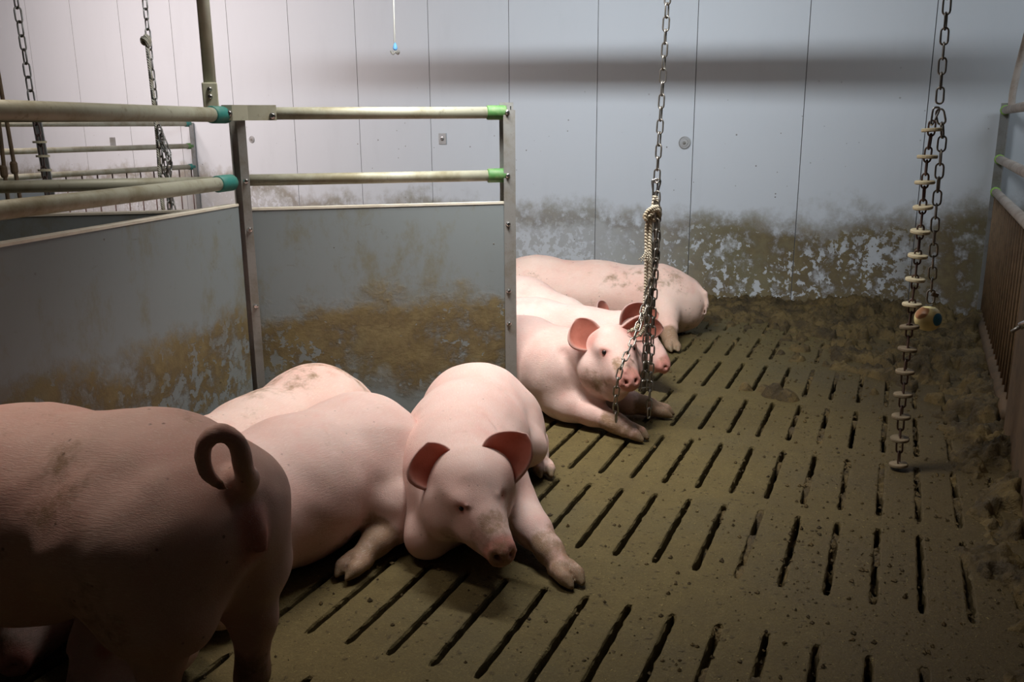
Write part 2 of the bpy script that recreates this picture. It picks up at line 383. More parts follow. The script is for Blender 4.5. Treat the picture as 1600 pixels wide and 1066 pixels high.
def build_wall():
    pitch = .6965; s0 = float(atw(1092, 0) @ WTn); V = []; F = []
    js = [s0 + pitch * k for k in range(-12, 7)]
    prof = []
    for s in js: prof += [(s - .0024, 0), (s - .0008, .010), (s + .0008, .010), (s + .0024, 0)]
    prof = [(js[0] - 1, 0)] + prof + [(js[-1] + 1, 0)]
    for s, d in prof:
        for z in (-.1, 2.62): V.append(WTn * s + WN * (WD + d) + np.array([0, 0, z]))
    n = len(prof)
    for i in range(n - 1): F.append((2 * i, 2 * i + 2, 2 * i + 3, 2 * i + 1))
    m0 = len(V)
    for s in (prof[0][0], prof[-1][0]):
        for z in (-.1, 2.62): V.append(WTn * s + WN * (WD + .12) + np.array([0, 0, z]))
    F += [(m0, m0 + 1, m0 + 3, m0 + 2), (0, 1, m0 + 1, m0), (2 * n - 2, m0 + 2, m0 + 3, 2 * n - 1)]
    o = mesh_obj('wall_back', V, F, None, None, False, mats=[M_wall, M_joint], midx=[1 if (i < n - 1 and i % 4 != 0) else 0 for i in range(len(F))])
    tag(o, 'pale sheeted back wall with a band of dried manure along its foot', kind='structure')
build_wall()
cl = MB(); cl.box(ab(-2.6, 4.4, 2.68), B * 6.0, A * 4.6, (0, 0, .05)); tag(cl.build('ceiling', simple('white_ceiling', (.6, .6, .58), .7, 0, .1)), 'white barn ceiling above the pens', kind='structure')
_L = np.array(LAMP); fp = MB(); _p = _L + .5 * (atw(500, 112) - _L); _q = _L + .5 * (atw(1540, 106) - _L); fp.tube([_p + (_p - _q) * .08, _p, _q, _q + (_q - _p) * .8], .06, 20)
tag(fp.build('feed_pipe', M_feed, smooth=True), 'grey feed pipe running under the ceiling along the back wall', 'pipe')

# ------------------------------------------------------------------ pen dividers
L0 = np.array([-.95, 3.19, 0]); L1 = np.array([-.005, 3.40, 0]); LD = (L1 - L0) / np.linalg.norm(L1 - L0); LNn = np.array([LD[1], -LD[0], 0])   # LNn faces the camera
UP = np.array([0, 0, 1.0])
def onL(s, d=0.0, z=0.0): return L0 + LD * s + LNn * d + UP * z
def board(parent, P, Q, nrm, z0, z1, th, name='panel', mat=None):
    P, Q = np.array(P, float), np.array(Q, float); c = (P + Q) / 2; hx = (Q - P) / 2
    mb = MB(); mb.box(np.array([c[0], c[1], (z0 + z1) / 2]), hx, np.array(nrm) * th / 2, UP * (z1 - z0) / 2)
    o = mb.build(name, mat or M_panel, parent)
    mb = MB(); mb.box(np.array([c[0], c[1], z1 + .004]), hx, np.array(nrm) * (th / 2 + .002), UP * .004)
    e = mb.build('top_edge', M_panel_top, o); e.location = (0, 0, 0)
    me = e.data; off = np.array(parent.location) * 0
    return o
def rail(parent, P, Q, r=.022, mat=None, name='rail'):
    mb = MB(); mb.tube([P, np.array(P) * .5 + np.array(Q) * .5, Q], r, 20); return mb.build(name, mat or M_pipe, parent, smooth=True)
def sleeve(parent, P, Q, r, mat):
    mb = MB(); P = np.array(P, float); Q = np.array(Q, float); d = Q - P; L = np.linalg.norm(d)
    mb.lathe([(r * .9, 0), (r, .003), (r, L - .004), (r * .96, L)], P, d, 20); return mb.build('coupling', mat, parent, smooth=True)
def bolt(parent, P, d, r=.008, mat=None):
    mb = MB(); mb.lathe([(r * 1.35, 0), (r * 1.35, .003), (r, .004), (r * .8, .010)], P, d, 10); return mb.build('bolt', mat or M_bright, parent)
def uchannel(parent, c, ex, ey, w, d, th, z0, z1, name='post', mat=None):    # web across ex, flanges along ey
    poly = [(-w / 2, 0), (w / 2, 0), (w / 2, d), (w / 2 - th, d), (w / 2 - th, th), (-w / 2 + th, th), (-w / 2 + th, d), (-w / 2, d)]
    mb = MB(); mb.profile(poly, np.array([c[0], c[1], z0]), ex, ey, UP * (z1 - z0)); return mb.build(name, mat or M_steel, parent)

LEN = float(np.linalg.norm(L1 - L0)); ZP, ZR2, ZR1 = .866, .972, 1.203
g = thing('pen_gate', onL(LEN / 2), 'grey pen gate with two pipes on top and green sleeves at its free end', 'gate')
board(g, onL(-.004), onL(LEN - .012), LNn, .06, ZP, .034)
for z, r in ((ZR1, .0215), (ZR2, .0205)):
    rail(g, onL(.0, 0, z), onL(LEN - .03, 0, z), r)
    sleeve(g, onL(LEN - .085, 0, z), onL(LEN - .012, 0, z), .0265, M_green)
uchannel(g, onL(LEN + .018), LNn, -LD, .05, .045, .004, .0, 1.212)
mb = MB(); mb.box(onL(LEN - .004, -.03, .62), LD * .027, LNn * .002, UP * .62); mb.build('flat_bar', M_steel, g)
mb = MB(); mb.box(onL(LEN + .012, -.027, 1.22), LD * .002, LNn * .001, UP * .008); mb.build('slot', M_bright, g)
for z in (ZR1, ZR2, .79, .53, .40): bolt(g, onL(LEN - .012, .0252, z), LNn, .0065)
uchannel(g, onL(-.022), LD, LNn, .030, .03, .004, 0, 1.19, 'hinge_post')
mb = MB(); mb.box(onL(.004, .036, .60), LD * .0145, LNn * .002, UP * .59); mb.build('hinge_strip', M_steel, g)
pl = MB()
pp = [onL(-.055, .056), onL(-.02, .062), onL(.03, .04), onL(.125, .030)]
for k in range(3):
    a, b = pp[k], pp[k + 1]; pl.box((a + b) / 2 + UP * 1.205, (b - a) / 2 * 1.02, LNn * .002, UP * .026)
pl.build('joint_plate', M_pipe, g)
bolt(g, onL(-.03, .064, 1.203), LNn); bolt(g, onL(.112, .034, 1.195), LNn)
for z in (.80, .52, ZR2): bolt(g, onL(.006, .038, z), LNn, .0065)

PD = np.array([-.21, -.978, 0]); PD /= np.linalg.norm(PD); PN = np.array([-PD[1], PD[0], 0])
P0 = onL(-.03); PN = PN if PN[0] > 0 else -PN
def onP(s, d=0.0, z=0.0): return P0 + PD * s + PN * d + UP * z
g = thing('pen_partition', onP(.7), 'grey board partition with two pipes and teal sleeves running to the camera', 'partition')
board(g, onP(.03), onP(1.34), PN, .06, .884, .034)
for z, r in ((ZR1 - .005, .024), (ZR2 - .005, .0235)):
    rail(g, onP(.09, 0, z), onP(1.34, 0, z), r); sleeve(g, onP(.13, 0, z), onP(.035, 0, z), .029, M_teal)
uchannel(g, onP(1.36), PN, PD, .05, .04, .004, 0, 1.2)

g = thing('pen_partition', onL(-1.0), 'grey board partition behind the long pipes, continuing the gate line', 'partition')
board(g, onL(-2.1, -.03), onL(-.06, -.03), LNn, .06, .862, .034)
for z in (ZR1 - .004, ZR2 - .008): rail(g, onL(-2.1, -.03, z), onL(-.05, -.03, z), .0215)
uchannel(g, onL(-2.12, -.03), LNn, LD, .05, .04, .004, 0, 1.2)

# drop pipe standing on the partition line
p = atp(331, 165, onL(0, -.03), LNn); q = p + UP * 1.35
g = thing('drop_pipe', (p[0], p[1], 1.2), 'tall green grey feed drop pipe ending in a bracket above the partition', 'pipe')
mb = MB(); mb.tube([p + UP * .03, p + UP * .7, q], .0215, 20); mb.build('tube', M_feed, g, smooth=True)
mb = MB(); mb.box(p + UP * .035 + LNn * .022, LD * .026, LNn * .004, UP * .042); mb.box(p - UP * .004, LD * .024, LNn * .022, UP * .01); mb.build('bracket', simple('dusty_bracket', (.45, .44, .33), .7, .1, .4), g, bevel=.004)
bolt(g, p + UP * .03 + LNn * .026, LNn, .006); bolt(g, p + UP * .055 + LNn * .026, LNn, .006)

def bar_fence(label, b0, b1, a_near, a_far, a_panel, rails, zpost, rail_mat, sleeve_mats, bar_mat, panel_mat, bar_pitch, bars_a, side, zpanel=None):
    def P(a, z, d=0.0):
        t = (a - a_near) / (a_far - a_near); return ab(b0 + (b1 - b0) * t + d, a, z)
    g = thing('bar_fence', P((a_near + a_far) / 2, 0), label, 'fence')
    dr = P(a_near, 0) - P(a_far, 0); dr /= np.linalg.norm(dr); nr = np.cross(UP, dr)
    mb = MB(); mb.box(P(a_far, zpost / 2) , nr * .022, dr * .004, UP * zpost / 2); mb.box(P(a_far, zpost / 2) + dr * .02 + nr * .02 * side, nr * .003, dr * .024, UP * zpost / 2)
    mb.build('post', M_steel, g)
    for z, m in zip(rails, sleeve_mats):
        rail(g, P(a_far - .05, z), P(a_near, z), .022, rail_mat); sleeve(g, P(a_far - .075, z), P(a_far - .015, z), .0265, m)
    zt = rails[-1]; a = bars_a[1]
    while a > bars_a[0]:
        mb = MB(); mb.tube([P(a, .07), P(a, .4), P(a, zt)], .006, 8); mb.build('bar', bar_mat, g, smooth=True); a -= bar_pitch
    rail(g, P(a_far - .06, .07), P(bars_a[0], .07), .03, panel_mat, 'bottom_rail')
    zt = zpanel or zt
    mb = MB(); mb.box((P(a_near, (.0 + zt) / 2) + P(a_panel, zt / 2)) / 2, (P(a_panel, 0) - P(a_near, 0)) / 2, nr * .018, UP * (zt / 2 - .01)); mb.build('panel', panel_mat, g)
    return g, P, dr, nr
RF, RP, Rdr, Rnr = bar_fence('rusty pen fence of close bars and a brown board on the right', .425, .505, 1.9, 5.72, 3.62, (1.222, .955, .775), 1.26, M_pipe_worn, (M_lime, M_lime, M_lime), M_rust, M_rustpanel, .11, (3.66, 5.66), 1)
APAN = 4.86
FF, FP, Fdr, Fnr = bar_fence('far pen fence of thin bars under two pipes, left end of the back wall', -5.96, -5.96, 3.2, 6.40, APAN, (1.2, 1.003, .818), 1.21, M_pipe, (M_teal, M_green, M_teal), M_chainrust, M_panel, .15, (APAN, 6.35), 1, .80)

mb = MB(); p = RP(5.30, 1.222); mb.tube(smooth_path([p + UP * .0, p + UP * .12, p + UP * .45 + B * .04], 4), .017, 12); 
tag(mb.build('riser_pipe', M_pipe_worn, smooth=True), 'thin pale riser pipe standing on the top rail of the right fence', 'pipe')

# drinker nipple
p0 = atp(1640, 488, RP(3.3, 0), Rnr) ; p1 = aty(1594, 510, p0[1] + .05); p2 = aty(1580, 519, p0[1] + .05)
g = thing('drinker_nipple', p0, 'shiny steel drinker nipple sticking out at the right fence', 'drinker')
mb = MB(); mb.tube([p0, (p0 * .45 + p1 * .55), p1], [.0125, .0125, .0115], 16); mb.build('tube', M_bright, g, smooth=True)
mb = MB(); mb.tube([p1 + (p0 - p1) * .04, p2], [.007, .005], 12); mb.build('pin', M_chain, g, smooth=True)

# wall fixings
for px, py, kind, lb in ((394, 218, 'round', 'small round screw cap on the wall seen between the hinge post and the pipes'),
                         (692, 217, 'square', 'square steel plate with a bolt on the back wall above the gate'),
                         (1070, 223, 'round', 'ringed round screw cap on the open wall right of the long chain'),
                         (177, 222, 'bracket', 'small angled bracket on the wall above the far fence')):
    p = atw(px, py); g = thing('wall_fixing', p, lb, 'fixing', 'fixings in a row along the back wall'); n = -WN
    r = .042 if px > 1000 else .030
    if kind == 'round':
        mb = MB(); mb.lathe([(r, 0), (r, .006), (r * .86, .010), (r * .82, .006), (r * .62, .006), (r * .58, .011), (r * .3, .011)], p, n, 28); mb.build('cap', M_screw, g, smooth=False)
        bolt(g, p + n * .010, n, .009, M_steel)
    else:
        mb = MB(); mb.box(p + n * .004, WTn * .034, n * .004, UP * .042); mb.build('plate', M_screw, g, bevel=.002); bolt(g, p + n * .008, n, .011, M_bright)
        if kind == 'bracket': mb = MB(); mb.box(p + n * .03 + WTn * .034, WTn * .003, n * .03, UP * .045); mb.build('flange', M_steel, g)

# ------------------------------------------------------------------ chains and toys
def link_geo(L, W, r, nseg=7, ns=6):
    h = L / 2 - W / 2; pts = [(W / 2 * math.cos(t), h + W / 2 * math.sin(t)) for t in np.linspace(0, math.pi, nseg)] + [(W / 2 * math.cos(t), -h + W / 2 * math.sin(t)) for t in np.linspace(math.pi, 2 * math.pi, nseg)]
    return pts
def add_chain(mb, path, pitch, W, r, phase=0):
    P = np.array(path, float); seg = np.linalg.norm(np.diff(P, axis=0), axis=1); S = np.r_[0, np.cumsum(seg)]; n = int(S[-1] // pitch)
    for k in range(n):
        s0, s1 = k * pitch, (k + 1) * pitch
        a = np.array([np.interp(s0, S, P[:, i]) for i in range(3)]); b = np.array([np.interp(s1, S, P[:, i]) for i in range(3)])
        d = (b - a) / np.linalg.norm(b - a); u = np.cross(d, [.15, 1, .1]); u /= np.linalg.norm(u); w = np.cross(d, u)
        th = (math.pi / 2 if (k + phase) % 2 else 0) + .35 + .2 * math.sin(k * 1.7 + phase)
        e = u * math.cos(th) + w * math.sin(th); c = (a + b) / 2
        mb.tube([c + e * x + d * y for x, y in link_geo(pitch + 2 * r, W, r)], r, 6, closed=True)
    return n
def chain_obj(name, path, parent=None, pitch=.0435, W=.021, r=.0031, mat=None, phase=0):
    mb = MB(); add_chain(mb, path, pitch, W, r, phase); return mb.build(name, mat or M_chain, parent, smooth=True)
def karabiner(mb, top, bot, w, r=.0035, sd=CR):
    top, bot = np.array(top, float), np.array(bot, float); d = bot - top
    pts = [top + sd * w * .25, top + d * .12 + sd * w * .5, top + d * .6 + sd * w * .33, bot + sd * w * .12, bot - sd * w * .12, top + d * .6 - sd * w * .33, top + d * .12 - sd * w * .5, top - sd * w * .25]
    P = smooth_path(pts + [pts[0]], 4)[:-1]; mb.tube(P, r, 8, closed=True)

YC = 3.235
def C(px, py, dy=0.0): return aty(px, py, YC + dy)
mc = C(1026, 286); 
tag(chain_obj('hanging_chain', [C(1047.5, -100), C(1043, 0), mc + UP * .0]), 'long steel chain hanging from above in front of the resting pigs', 'chain')
g = thing('rope_and_chain_toy', C(1013, 660), 'rope and chain tassel clipped to the chain beside the pig snout', 'toy')
mb = MB(); karabiner(mb, C(1027, 280), C(1022, 314), .026); karabiner(mb, C(1023, 281, .012), C(1024, 314, .012), .02); mb.build('carabiner', M_bright, g, smooth=True)
rp = MB()
rp.tube(smooth_path([C(1023, 306, -.004), C(1021, 320), C(1018, 336), C(1011, 352), C(1010, 400, .004), C(1009, 450, .006), C(1005, 492), C(997, 510, -.01), C(986, 517, -.016)]), .0075, 10)
rp.tube(smooth_path([C(1025, 306, .004), C(1027, 318), C(1024, 332, -.004), C(1017, 346), C(1016, 400, -.004), C(1016, 440), C(1013, 480), C(1008, 508), C(999, 525, -.014)]), .0078, 10)
rp.build('rope', M_rope, g, smooth=True)
kn = MB()
kn.tube(smooth_path([C(1010, 345, -.016), C(1010, 334, -.02), C(1018, 326, -.022), C(1028, 324, -.012), C(1030, 331, .012), C(1020, 337, .018), C(1010, 341, .012), C(1008, 337, -.008), C(1016, 330, -.02), C(1028, 328, -.016), C(1030, 338, -.004), C(1020, 344, -.010)]), .0088, 10)
kn.build('knot', M_rope, g, smooth=True)
fr = MB()
for k in range(16):
    a = rng.normal(0, 1, 2); p = C(1012 + a[0] * 2, 392 + rng.uniform(-4, 4), -.009)
    fr.tube(smooth_path([p, p + np.array([a[0] * .004, -.004, -.014]), p + np.array([a[0] * .012 - .004, -.008 + a[1] * .004, -.030 - .01 * rng.random()])], 3), .0013, 5)
fr.build('frayed_strands', M_rope, g, smooth=True)
for cx, cy in ((986, 517), (999, 525)):
    fr = MB()
    for k in range(9):
        a = rng.normal(0, 1, 3); p = C(cx, cy, -.014); fr.tube([p, p + np.array([-.012 + a[0] * .003, a[1] * .003, -.002 + a[2] * .004])], .0016, 5)
    fr.build('frayed_end', M_rope, g, smooth=True)
SP = dict(pitch=.036, W=.0195, r=.0031)
chain_obj('chain_strand', smooth_path([C(1027, 300), C(1028, 350), C(1026, 400, .004), C(1022, 470), C(1019, 540), C(1016, 600), C(1013, 662)]), g, **SP)
chain_obj('chain_strand', smooth_path([C(1026, 312, .01), C(1026, 380, .012), C(1016, 440, .0), C(1006, 480, -.03), C(990, 530, -.11), C(974, 565, -.19), C(966, 590, -.21), C(962, 625, -.19), C(963, 660, -.17)]), g, phase=1, **SP)
chain_obj('chain_strand', smooth_path([C(1026, 312, -.012), C(1025, 400, -.014), C(1014, 470, -.014), C(1009, 530, -.016), C(1005, 595, -.018), C(1003, 612, -.016), C(1009, 608, -.01), C(1012, 560, -.004), C(1015, 500, .004), C(1018, 440, .004)]), g, **SP)
chain_obj('chain_strand', smooth_path([C(1024, 316, .018), C(1020, 420, .018), C(1012, 500, .016), C(1008, 560, .018), C(1004, 618, .012)]), g, phase=1, **SP)

# right hand toys
YR = float(atz(1404, 734)[1])
def RR(px, py, dy=0.0): return aty(px, py, YR + dy)
tag(chain_obj('hanging_chain', [RR(1491, -100), RR(1480, 0), RR(1467, 172)], pitch=.0435), 'bright steel chain hanging down beside the right fence', 'chain')
g = thing('disc_chain_toy', RR(1404, 732), 'dark chain threaded with cream discs, hanging nearly to the floor on the right', 'toy')
mb = MB(); karabiner(mb, RR(1464, 168), RR(1456, 194), .02); mb.build('carabiner', M_bright, g, smooth=True)
dpos = [(1456, 203), (1449, 245), (1445, 285), (1442, 324), (1438, 362), (1434, 400), (1430, 437), (1425, 476), (1421, 511), (1418, 546), (1414, 581), (1411, 617), (1408, 651), (1406, 686), (1404, 726)]
chain_obj('chain', [RR(1457, 190)] + [RR(*q) for q in dpos], g, pitch=.0405, W=.019, r=.0032, mat=M_chainrust)
for k, q in enumerate(dpos):
    p = RR(*q); ax = np.array([rng.normal(0, .05), rng.normal(0, .05), 1.0])
    mb = MB(); mb.lathe([(.007, -.0055), (.0285, -.0055), (.0305, -.003), (.0305, .003), (.0285, .0055), (.007, .0055)], p + UP * .0, ax, 26)
    mb.build('disc', M_disc if k < 8 else M_discdirty, g, smooth=False)
g = thing('ball_toy', RR(1450, 515), 'cream ball with a blue spot hanging on a chain at the right', 'toy')
chain_obj('chain', smooth_path([RR(1468, 172), RR(1473, 205), RR(1470, 240), RR(1466, 290), RR(1462, 335), RR(1459, 385), RR(1457, 430, .03), RR(1454, 470, .045), RR(1451, 487, .045)]), g, pitch=.042, W=.023, r=.0032, mat=M_chain)
bp = RR(1450, 498, .045); mb = MB(); R_ = .043
mb.lathe([(.012, .036), (.018, .0385)] + [(R_ * math.cos(t), R_ * math.sin(t)) for t in np.linspace(1.1, -1.1, 22)] + [(.012, -.0375)], bp, UP, 36)
bo = mb.build('ball', M_ball, g, smooth=True)
for v in bo.data.vertices: v.co -= Vector(bp - np.array(g.location))
bo.location = Vector(bp - np.array(g.location))
mb = MB(); p = RR(1461, 461); mb.box(p, np.array([.010, 0, -.003]), (0, .004, 0), (.002, 0, .006)); mb.build('tag', M_discdirty, g)

# toys in the pen behind, all hanging 1.1 m beyond the partition
YB = 4.35
def BB(px, py, dy=0.0): return aty(px, py, YB + dy)
tag(chain_obj('hanging_chain', [BB(7, -100), BB(25, 0), BB(53, 178)], pitch=.062, W=.030, r=.0042), 'long link chain hanging over the pen behind, far left', 'chain')
g = thing('disc_chain_toy', BB(92, 420), 'disc toy hanging from the far left chain against a grey bar', 'toy')
chain_obj('chain', [BB(53, 178), BB(62, 221), BB(72, 290), BB(92, 420)], g, pitch=.05, W=.024, r=.0038, mat=M_chainrust)
for q in ((62, 222), (67, 244), (70, 266), (74, 288), (79, 312)):
    mb = MB(); mb.lathe([(.008, -.005), (.031, -.005), (.031, .005), (.008, .005)], BB(*q), UP, 22); mb.build('disc', M_disc, g)
a_, b_ = BB(55, 175, .10), BB(100, 420, .10); d_ = (b_ - a_) / 2
g = thing('gate_bar', b_, 'leaning flat grey steel bar behind the far disc chain', 'bar')
mb = MB(); mb.box((a_ + b_) / 2, d_, CR * .022, np.array([0, .004, 0])); mb.build('bar', M_steel, g); bolt(g, BB(58, 190, .09), (0, -1, 0), .008)
tag(chain_obj('hanging_chain', [BB(218, -100), BB(226, 0), BB(233, 70), BB(247, 200)], pitch=.045, W=.024, r=.0036), 'steel chain hanging behind the drop pipe over the pen behind', 'chain')
g = thing('rope_and_chain_toy', BB(275, 420), 'knotted rope and chain bunch hanging over the far pen, seen through the pipes', 'toy')
mb = MB(); mb.tube(smooth_path([BB(226, 55, -.02), BB(232, 60, -.02), BB(232, 68, -.01), BB(224, 67, .0), BB(223, 60, -.01), BB(229, 63, -.025), BB(233, 72, -.01)], 6), .0105, 10); mb.build('knot', M_rope, g, smooth=True)
mb = MB(); mb.tube(smooth_path([BB(230, 70, -.005), BB(238, 140), BB(246, 215), BB(252, 300), BB(262, 380)], 5), .0095, 12); mb.build('rope', M_rope, g, smooth=True)
for k, pts in enumerate(([(248, 196), (252, 215), (258, 250), (263, 290), (270, 400)], [(249, 200), (255, 225), (266, 255), (264, 275), (266, 330), (272, 410)],
                         [(249, 205), (250, 240), (252, 270), (262, 284), (272, 280)], [(250, 205), (262, 235), (266, 252), (262, 285), (274, 340), (278, 400)])):
    chain_obj('chain_strand', smooth_path([BB(x, y, -.03 + .016 * k) for x, y in pts], 5), g, pitch=.04, W=.024, r=.0036, phase=k, mat=M_chain)
for pts, lb in (([(-40, -110), (-12, 60), (0, 130), (33, 320), (50, 420)], 'dark drinker rod with a fitting at the left edge, nearer the wall chain'),
                ([(-52, -110), (-14, 110), (-2, 190), (9, 285), (26, 420)], 'shorter dark drinker rod cut by the left edge of the view')):
    g = thing('drinker_rod', BB(*pts[-1]), lb, 'pipe'); mb = MB(); mb.tube(smooth_path([BB(*q) for q in pts], 4), .0095, 10); mb.build('tube', M_rust, g, smooth=True)
    c0 = BB(22, 262) if pts[0][0] > -45 else BB(6, 268)
    mb = MB(); mb.lathe([(.012, -.03), (.017, -.02), (.017, .02), (.012, .03)], c0, UP, 12); mb.build('fitting', M_rust, g)

pk = aty(617, 76, 4.6)
g = thing('pull_cord', pk, 'thin white cord with a blue knot hanging free in front of the wall', 'cord')
mb = MB(); mb.tube([aty(613.5, -100, 4.6), aty(615, 0, 4.6), aty(617, 74, 4.6)], .0042, 8); mb.build('cord', simple('white_cord', (.68, .64, .55), .8, 0, .1), g, smooth=True)
mb = MB(); mb.lathe([(.003, .028), (.010, .012), (.012, .0), (.006, -.008)], aty(617.5, 76, 4.595), UP, 12); mb.build('blue_knot', simple('blue_twine', (.16, .42, .75), .7, 0, .1), g, smooth=True)
mb = MB(); mb.tube(smooth_path([aty(611, 80, 4.59), aty(614, 84, 4.58), aty(618, 81, 4.59), aty(622, 84, 4.6), aty(623, 80, 4.59)], 5), .006, 8); mb.build('frayed_end', simple('grey_twine', (.25, .23, .2), .8, 0, .3), g, smooth=True)

# ------------------------------------------------------------------ pigs: smooth distance fields turned into one skin each
def unit(v): v = np.array(v, float); return v / np.linalg.norm(v)
def basis(f, up=(0, 0, 1)):
    f = unit(f); u = np.array(up, float); u = unit(u - f * (u @ f)); l = np.cross(u, f); return np.stack([f, l, u])   # rows: forward, left, up
class Body:
    def __init__(s, h=.009): s.pr = []; s.h = h; s.masks = []; s.ears = []; s.eyes = []
    def cap(s, a, b, ra, rb, k=.04, op='u'): s.pr.append(('c', np.array(a, float), np.array(b, float), ra, rb, k, op)); return s
    def chain(s, pts, k=.03):
        for (a, ra), (b, rb) in zip(pts, pts[1:]): s.cap(a, b, ra, rb, k)
        return s
    def ell(s, c, r, k=.05, M=None, op='u'): s.pr.append(('e', np.array(c, float), np.array(r, float), M if M is not None else np.eye(3), None, k, op)); return s
    def sub(s, a, b, r, k=.012): return s.cap(a, b, r, r, k, 's')
    def mask(s, ch, a, b, r, soft, amt=1.0): s.masks.append((ch, np.array(a, float), np.array(b, float), r, soft, amt)); return s
    def field(s):
        lo = np.full(3, 9e9); hi = -lo
        for p in s.pr:
            if p[6] != 'u': continue
            if p[0] == 'c':
                for c, r in ((p[1], p[3]), (p[2], p[4])): lo = np.minimum(lo, c - r); hi = np.maximum(hi, c + r)
            else: m = p[2].max(); lo = np.minimum(lo, p[1] - m); hi = np.maximum(hi, p[1] + m)
        lo -= .05; hi += .05; lo[2] = -.02; h = s.h; n = np.ceil((hi - lo) / h).astype(int) + 1
        ax = [lo[i] + h * np.arange(n[i]) for i in range(3)]; Fd = np.full(n, 1.0)
        for p in s.pr:
            if p[0] == 'c': bl = np.minimum(p[1] - p[3], p[2] - p[4]); bh = np.maximum(p[1] + p[3], p[2] + p[4])
            else: m = p[2].max(); bl, bh = p[1] - m, p[1] + m
            k = p[5]; pad = k * 1.2 + .03; i0 = np.clip(((bl - pad - lo) / h).astype(int), 0, n - 1); i1 = np.clip(((bh + pad - lo) / h).astype(int) + 2, 1, n)
            if np.any(i1 <= i0): continue
            sl = tuple(slice(a, b) for a, b in zip(i0, i1))
            X = np.stack(np.meshgrid(*[ax[i][sl[i]] for i in range(3)], indexing='ij'), -1)
            if p[0] == 'c':
                ba = p[2] - p[1]; t = np.clip(((X - p[1]) @ ba) / max(ba @ ba, 1e-9), 0, 1)
                d = np.linalg.norm(X - p[1] - t[..., None] * ba, axis=-1) - (p[3] + t * (p[4] - p[3]))
            else:
                q = (X - p[1]) @ p[3].T; k0 = np.linalg.norm(q / p[2], axis=-1); k1 = np.linalg.norm(q / p[2] ** 2, axis=-1); d = k0 * (k0 - 1) / np.maximum(k1, 1e-6)
            f = Fd[sl]
            if p[6] == 'u':
                e = np.maximum(k - np.abs(f - d), 0) / k; Fd[sl] = np.minimum(f, d) - e * e * k * .25
            else:
                e = np.maximum(k - np.abs(f + d), 0) / k; Fd[sl] = np.maximum(f, -d) + e * e * k * .25
        z = ax[2][None, None, :]; d = .002 - z; k = .012
        e = np.maximum(k - np.abs(Fd - d), 0) / k; Fd = np.maximum(Fd, d) + e * e * k * .25
        return Fd, lo
    def surface(s):
        f, lo = s.field(); h = s.h; n = np.array(f.shape); S = f < 0
        c = [f[i:n[0] - 1 + i, j:n[1] - 1 + j, k:n[2] - 1 + k] for i in (0, 1) for j in (0, 1) for k in (0, 1)]
        cs = np.stack([q < 0 for q in c]); act = cs.any(0) & ~cs.all(0)
        I = np.argwhere(act); vals = np.stack([q[act] for q in c], 1); off = np.array([(i, j, k) for i in (0, 1) for j in (0, 1) for k in (0, 1)], float)
        acc = np.zeros((len(I), 3)); cnt = np.zeros(len(I))
        for a in range(8):
            for b in range(a + 1, 8):
                if np.abs(off[a] - off[b]).sum() != 1: continue
                m = (vals[:, a] < 0) != (vals[:, b] < 0); t = vals[m, a] / (vals[m, a] - vals[m, b])
                acc[m] += off[a] + t[:, None] * (off[b] - off[a]); cnt[m] += 1
        V = lo + h * (I + acc / cnt[:, None]); ids = np.full(act.shape, -1); ids[act] = np.arange(len(I)); F = []
        for ax in range(3):
            u, v = [(1, 2), (2, 0), (0, 1)][ax]; m = [slice(None)] * 3; m2 = [slice(None)] * 3; m[ax] = slice(0, -1); m2[ax] = slice(1, None)
            d = S[tuple(m)] != S[tuple(m2)]; E = np.argwhere(d)
            E = E[(E[:, u] > 0) & (E[:, v] > 0) & (E[:, u] < n[u] - 1) & (E[:, v] < n[v] - 1)]
            if not len(E): continue
            ins = S[tuple(m)][tuple(E.T)]
            def cell(du, dv): q = E.copy(); q[:, u] -= du; q[:, v] -= dv; return ids[tuple(q.T)]
            Q = np.stack([cell(1, 1), cell(0, 1), cell(0, 0), cell(1, 0)], 1); Q[~ins] = Q[~ins][:, ::-1]; F.append(Q)
        F = np.concatenate(F); F = F[(F >= 0).all(1)]
        e = np.concatenate([F[:, [0, 1]], F[:, [1, 2]], F[:, [2, 3]], F[:, [3, 0]]]); e = np.concatenate([e, e[:, ::-1]])
        for it in range(3):
            sm = np.zeros_like(V); dg = np.zeros(len(V)); np.add.at(sm, e[:, 0], V[e[:, 1]]); np.add.at(dg, e[:, 0], 1)
            V = V + .5 * (sm / np.maximum(dg, 1)[:, None] - V)
        g = np.random.default_rng(int(abs(V[0].sum()) * 1e4) % 9999); cen = V.mean(0); Nn = np.zeros_like(V); fn = np.cross(V[F[:, 2]] - V[F[:, 0]], V[F[:, 3]] - V[F[:, 1]])
        for c_ in range(4): np.add.at(Nn, F[:, c_], fn)
        Nn /= np.linalg.norm(Nn, axis=1)[:, None] + 1e-12; D = np.zeros(len(V))
        for q in range(26): wl = g.uniform(.035, .16); kv = g.normal(0, 1, 3); kv *= 2 * math.pi / wl / np.linalg.norm(kv); D += wl * .0028 * np.sin(V @ kv + g.uniform(0, 6.3))
        V = V + Nn * D[:, None]
        V[:, 2] = np.maximum(V[:, 2], .001)
        return V, F
    def build(s, name, mat, label, cat='pig', group='fattening pigs in the slatted pen'):
        V, F = s.surface(); F = F.tolist(); P = np.zeros((len(V), 4)); P[:, 3] = 1
        for ch, a, b, r, soft, amt in s.masks:
            ba = b - a; t = np.clip(((V - a) @ ba) / max(ba @ ba, 1e-9), 0, 1); d = np.linalg.norm(V - a - t[:, None] * ba, axis=1) - r
            w = np.clip(1 - d / soft, 0, 1); w = w * w * (3 - 2 * w) * amt
            if ch in 'ps': P[:, 'psh'.index(ch)] = np.maximum(P[:, 'psh'.index(ch)], w)
            else: P[:, 2] = np.maximum(P[:, 2], w)
